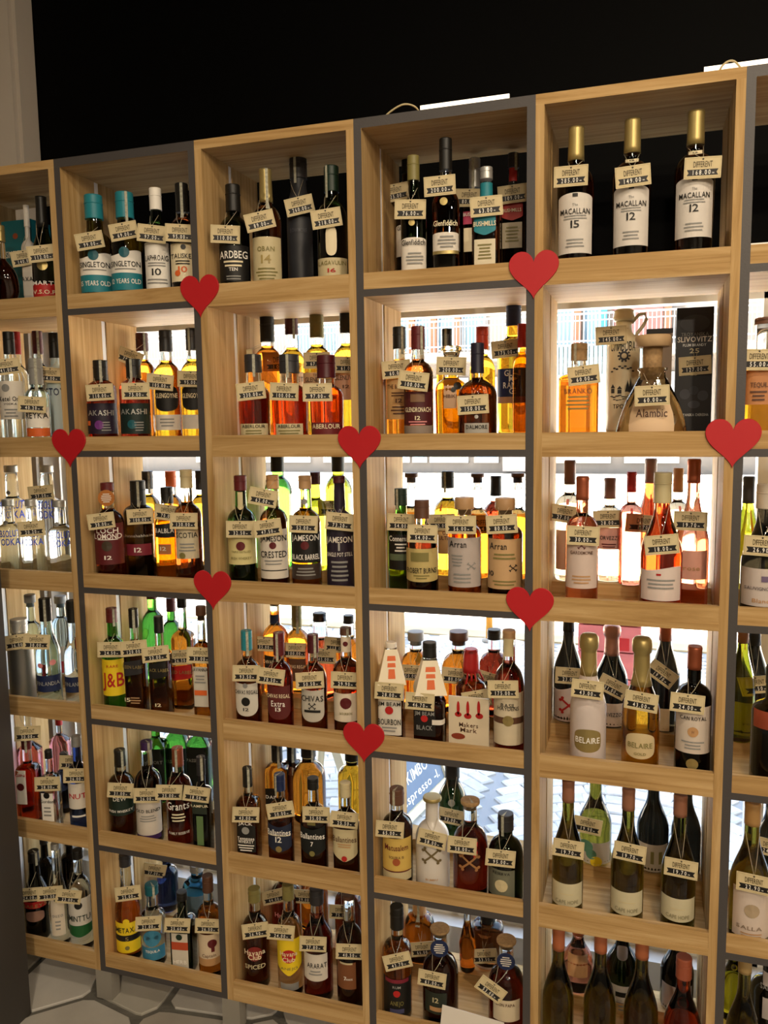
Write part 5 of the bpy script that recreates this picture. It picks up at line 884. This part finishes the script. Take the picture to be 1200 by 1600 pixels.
for k in range(10): disc(2+8.5*math.cos(k*.628), 556+8.5*math.sin(k*.628), 1.6, 1.6)
disc(2, 556, 7, 7)
for k in range(9): disc(-17+4.2*k, 580-5*math.sin(k*.39)-(3 if k % 2 else 0), 2.4, 1.3)
def poly(pts): 
    for i in range(1, len(pts)-1): wrap(m, [(q[0]/sc, 0) for q in ()] or [(pts[0][0]/sc, 0), (pts[i][0]/sc, (pts[0][1]-pts[i][1])/sc), (pts[i+1][0]/sc, (pts[0][1]-pts[i+1][1])/sc)], [(0, 1, 2)], zj(pts[0][1]))
for x, y, w_, h in ((8, 612, 4, 18), (13, 613, 4, 22), (17, 614, 3, 17)): poly([(x-w_, y), (x+w_, y), (x, y-h)])
poly([(-19, 606), (-11, 606), (-15, 600)]); poly([(-18, 614), (-12, 614), (-12, 607), (-18, 607)]); poly([(-8, 608), (0, 608), (-4, 603)]); poly([(-7, 615), (-1, 615), (-1, 609), (-7, 609)])
for k in range(8): disc(-17+4.6*k, 619+1.5*math.sin(k*1.7), 3.2, .9)
for k in range(6): disc(-12+4.6*k, 624+1.2*math.sin(k*1.3), 2.6, .7)
m.obj('drawing', col('charcoal'), j); m = MB(); disc(2, 556, 4, 4); 
MB().add([(a, b-.0006, c) for a, b, c in m.v], m.f).obj('emblem_centre', CER, j)
price_tag('145.00', at_y(955, 524, .27-R-.006), 2, ((q.x-.012, .25, zb+.84*H), (q.x+.012, .25, zb+.84*H)), 'cream ceramic plum brandy jug', True)
# flared glass decanter with wooden stopper
zb = shelfz(2); q = at_y(1018, 640, .09); zt = at_y(1018, 523, .09).z; H = zt-zb; sc = FPX/depth(q); R = min(.084, 54/sc)
t = thing('glass_decanter', (q.x, .108, zb), 'flared clear rakia decanter with broad wooden stopper and round label', 'decanter')
P = [(.88, 0), (.98, .012), (1.0, .035), (.92, .25*H), (.74, .42*H), (.52, .55*H), (.38, .63*H), (.36, .68*H), (.42, .695*H), (.42, .71*H), (.32, .715*H)]
MB().rings([[(R*r*math.cos(k*.2244), R*r*(.85)*math.sin(k*.2244), z) for k in range(28)] for r, z in P]).obj('glass_body', pmat('glass_pale_straw', (.92, .88, .72), .02, trans=1, ior=1.42), t)
MB().lathe([(R*.25, .60*H), (R*.28, .91*H)], 20).obj('cork', CORK, t)
MB().lathe([(R*.46, .895*H), (R*.50, .90*H), (R*.50, .99*H), (R*.47, H)], 28).obj('stopper_head', pmat('stopper_wood', '#b99a72', .6, vary=.2, vscale=40), t)
zq = lambda y: at_y(1018, y, .03).z-zb
m = MB(); vs = []; nx, nz = 18, 6; z0, z1 = .004, zq(612)
def rdec(z):
    for (r0, a0), (r1, a1) in zip(P, P[1:]):
        if a0 <= z <= a1: return (r0+(r1-r0)*(z-a0)/(a1-a0))*R
    return P[-1][0]*R
for jz in range(nz):
    z = z0+(z1-z0)*jz/(nz-1); ww = .62*R*math.sqrt(max(.02, 1-((z-z0-.35*(z1-z0))/(.72*(z1-z0)))**2))
    for i in range(nx):
        x = ww*(-1+2*i/(nx-1)); r = rdec(z)+.001; vs.append((x, -.85*math.sqrt(max(0, r*r-x*x))-.0006, z))
m.add(vs, [(a*nx+b, a*nx+b+1, (a+1)*nx+b+1, (a+1)*nx+b) for a in range(nz-1) for b in range(nx-1)], 0, True).obj('label', pmat('label_peach', '#d6b894', .6), t)
v_, f_ = layout('Alambic', 12/sc, 46/sc); z = zq(645)
MB().add([(a, -.85*math.sqrt(max(0, (rdec(z+b)+.0022)**2-a*a))-.0012, z+b) for a, b in v_], f_).obj('lettering', col('brown'), t)
price_tag('60.00', (q.x, .02, at_y(1017, 618, .02).z), 2, ((q.x-.02, .065, zb+.66*H), (q.x+.02, .065, zb+.66*H)), 'flared clear rakia decanter', True)
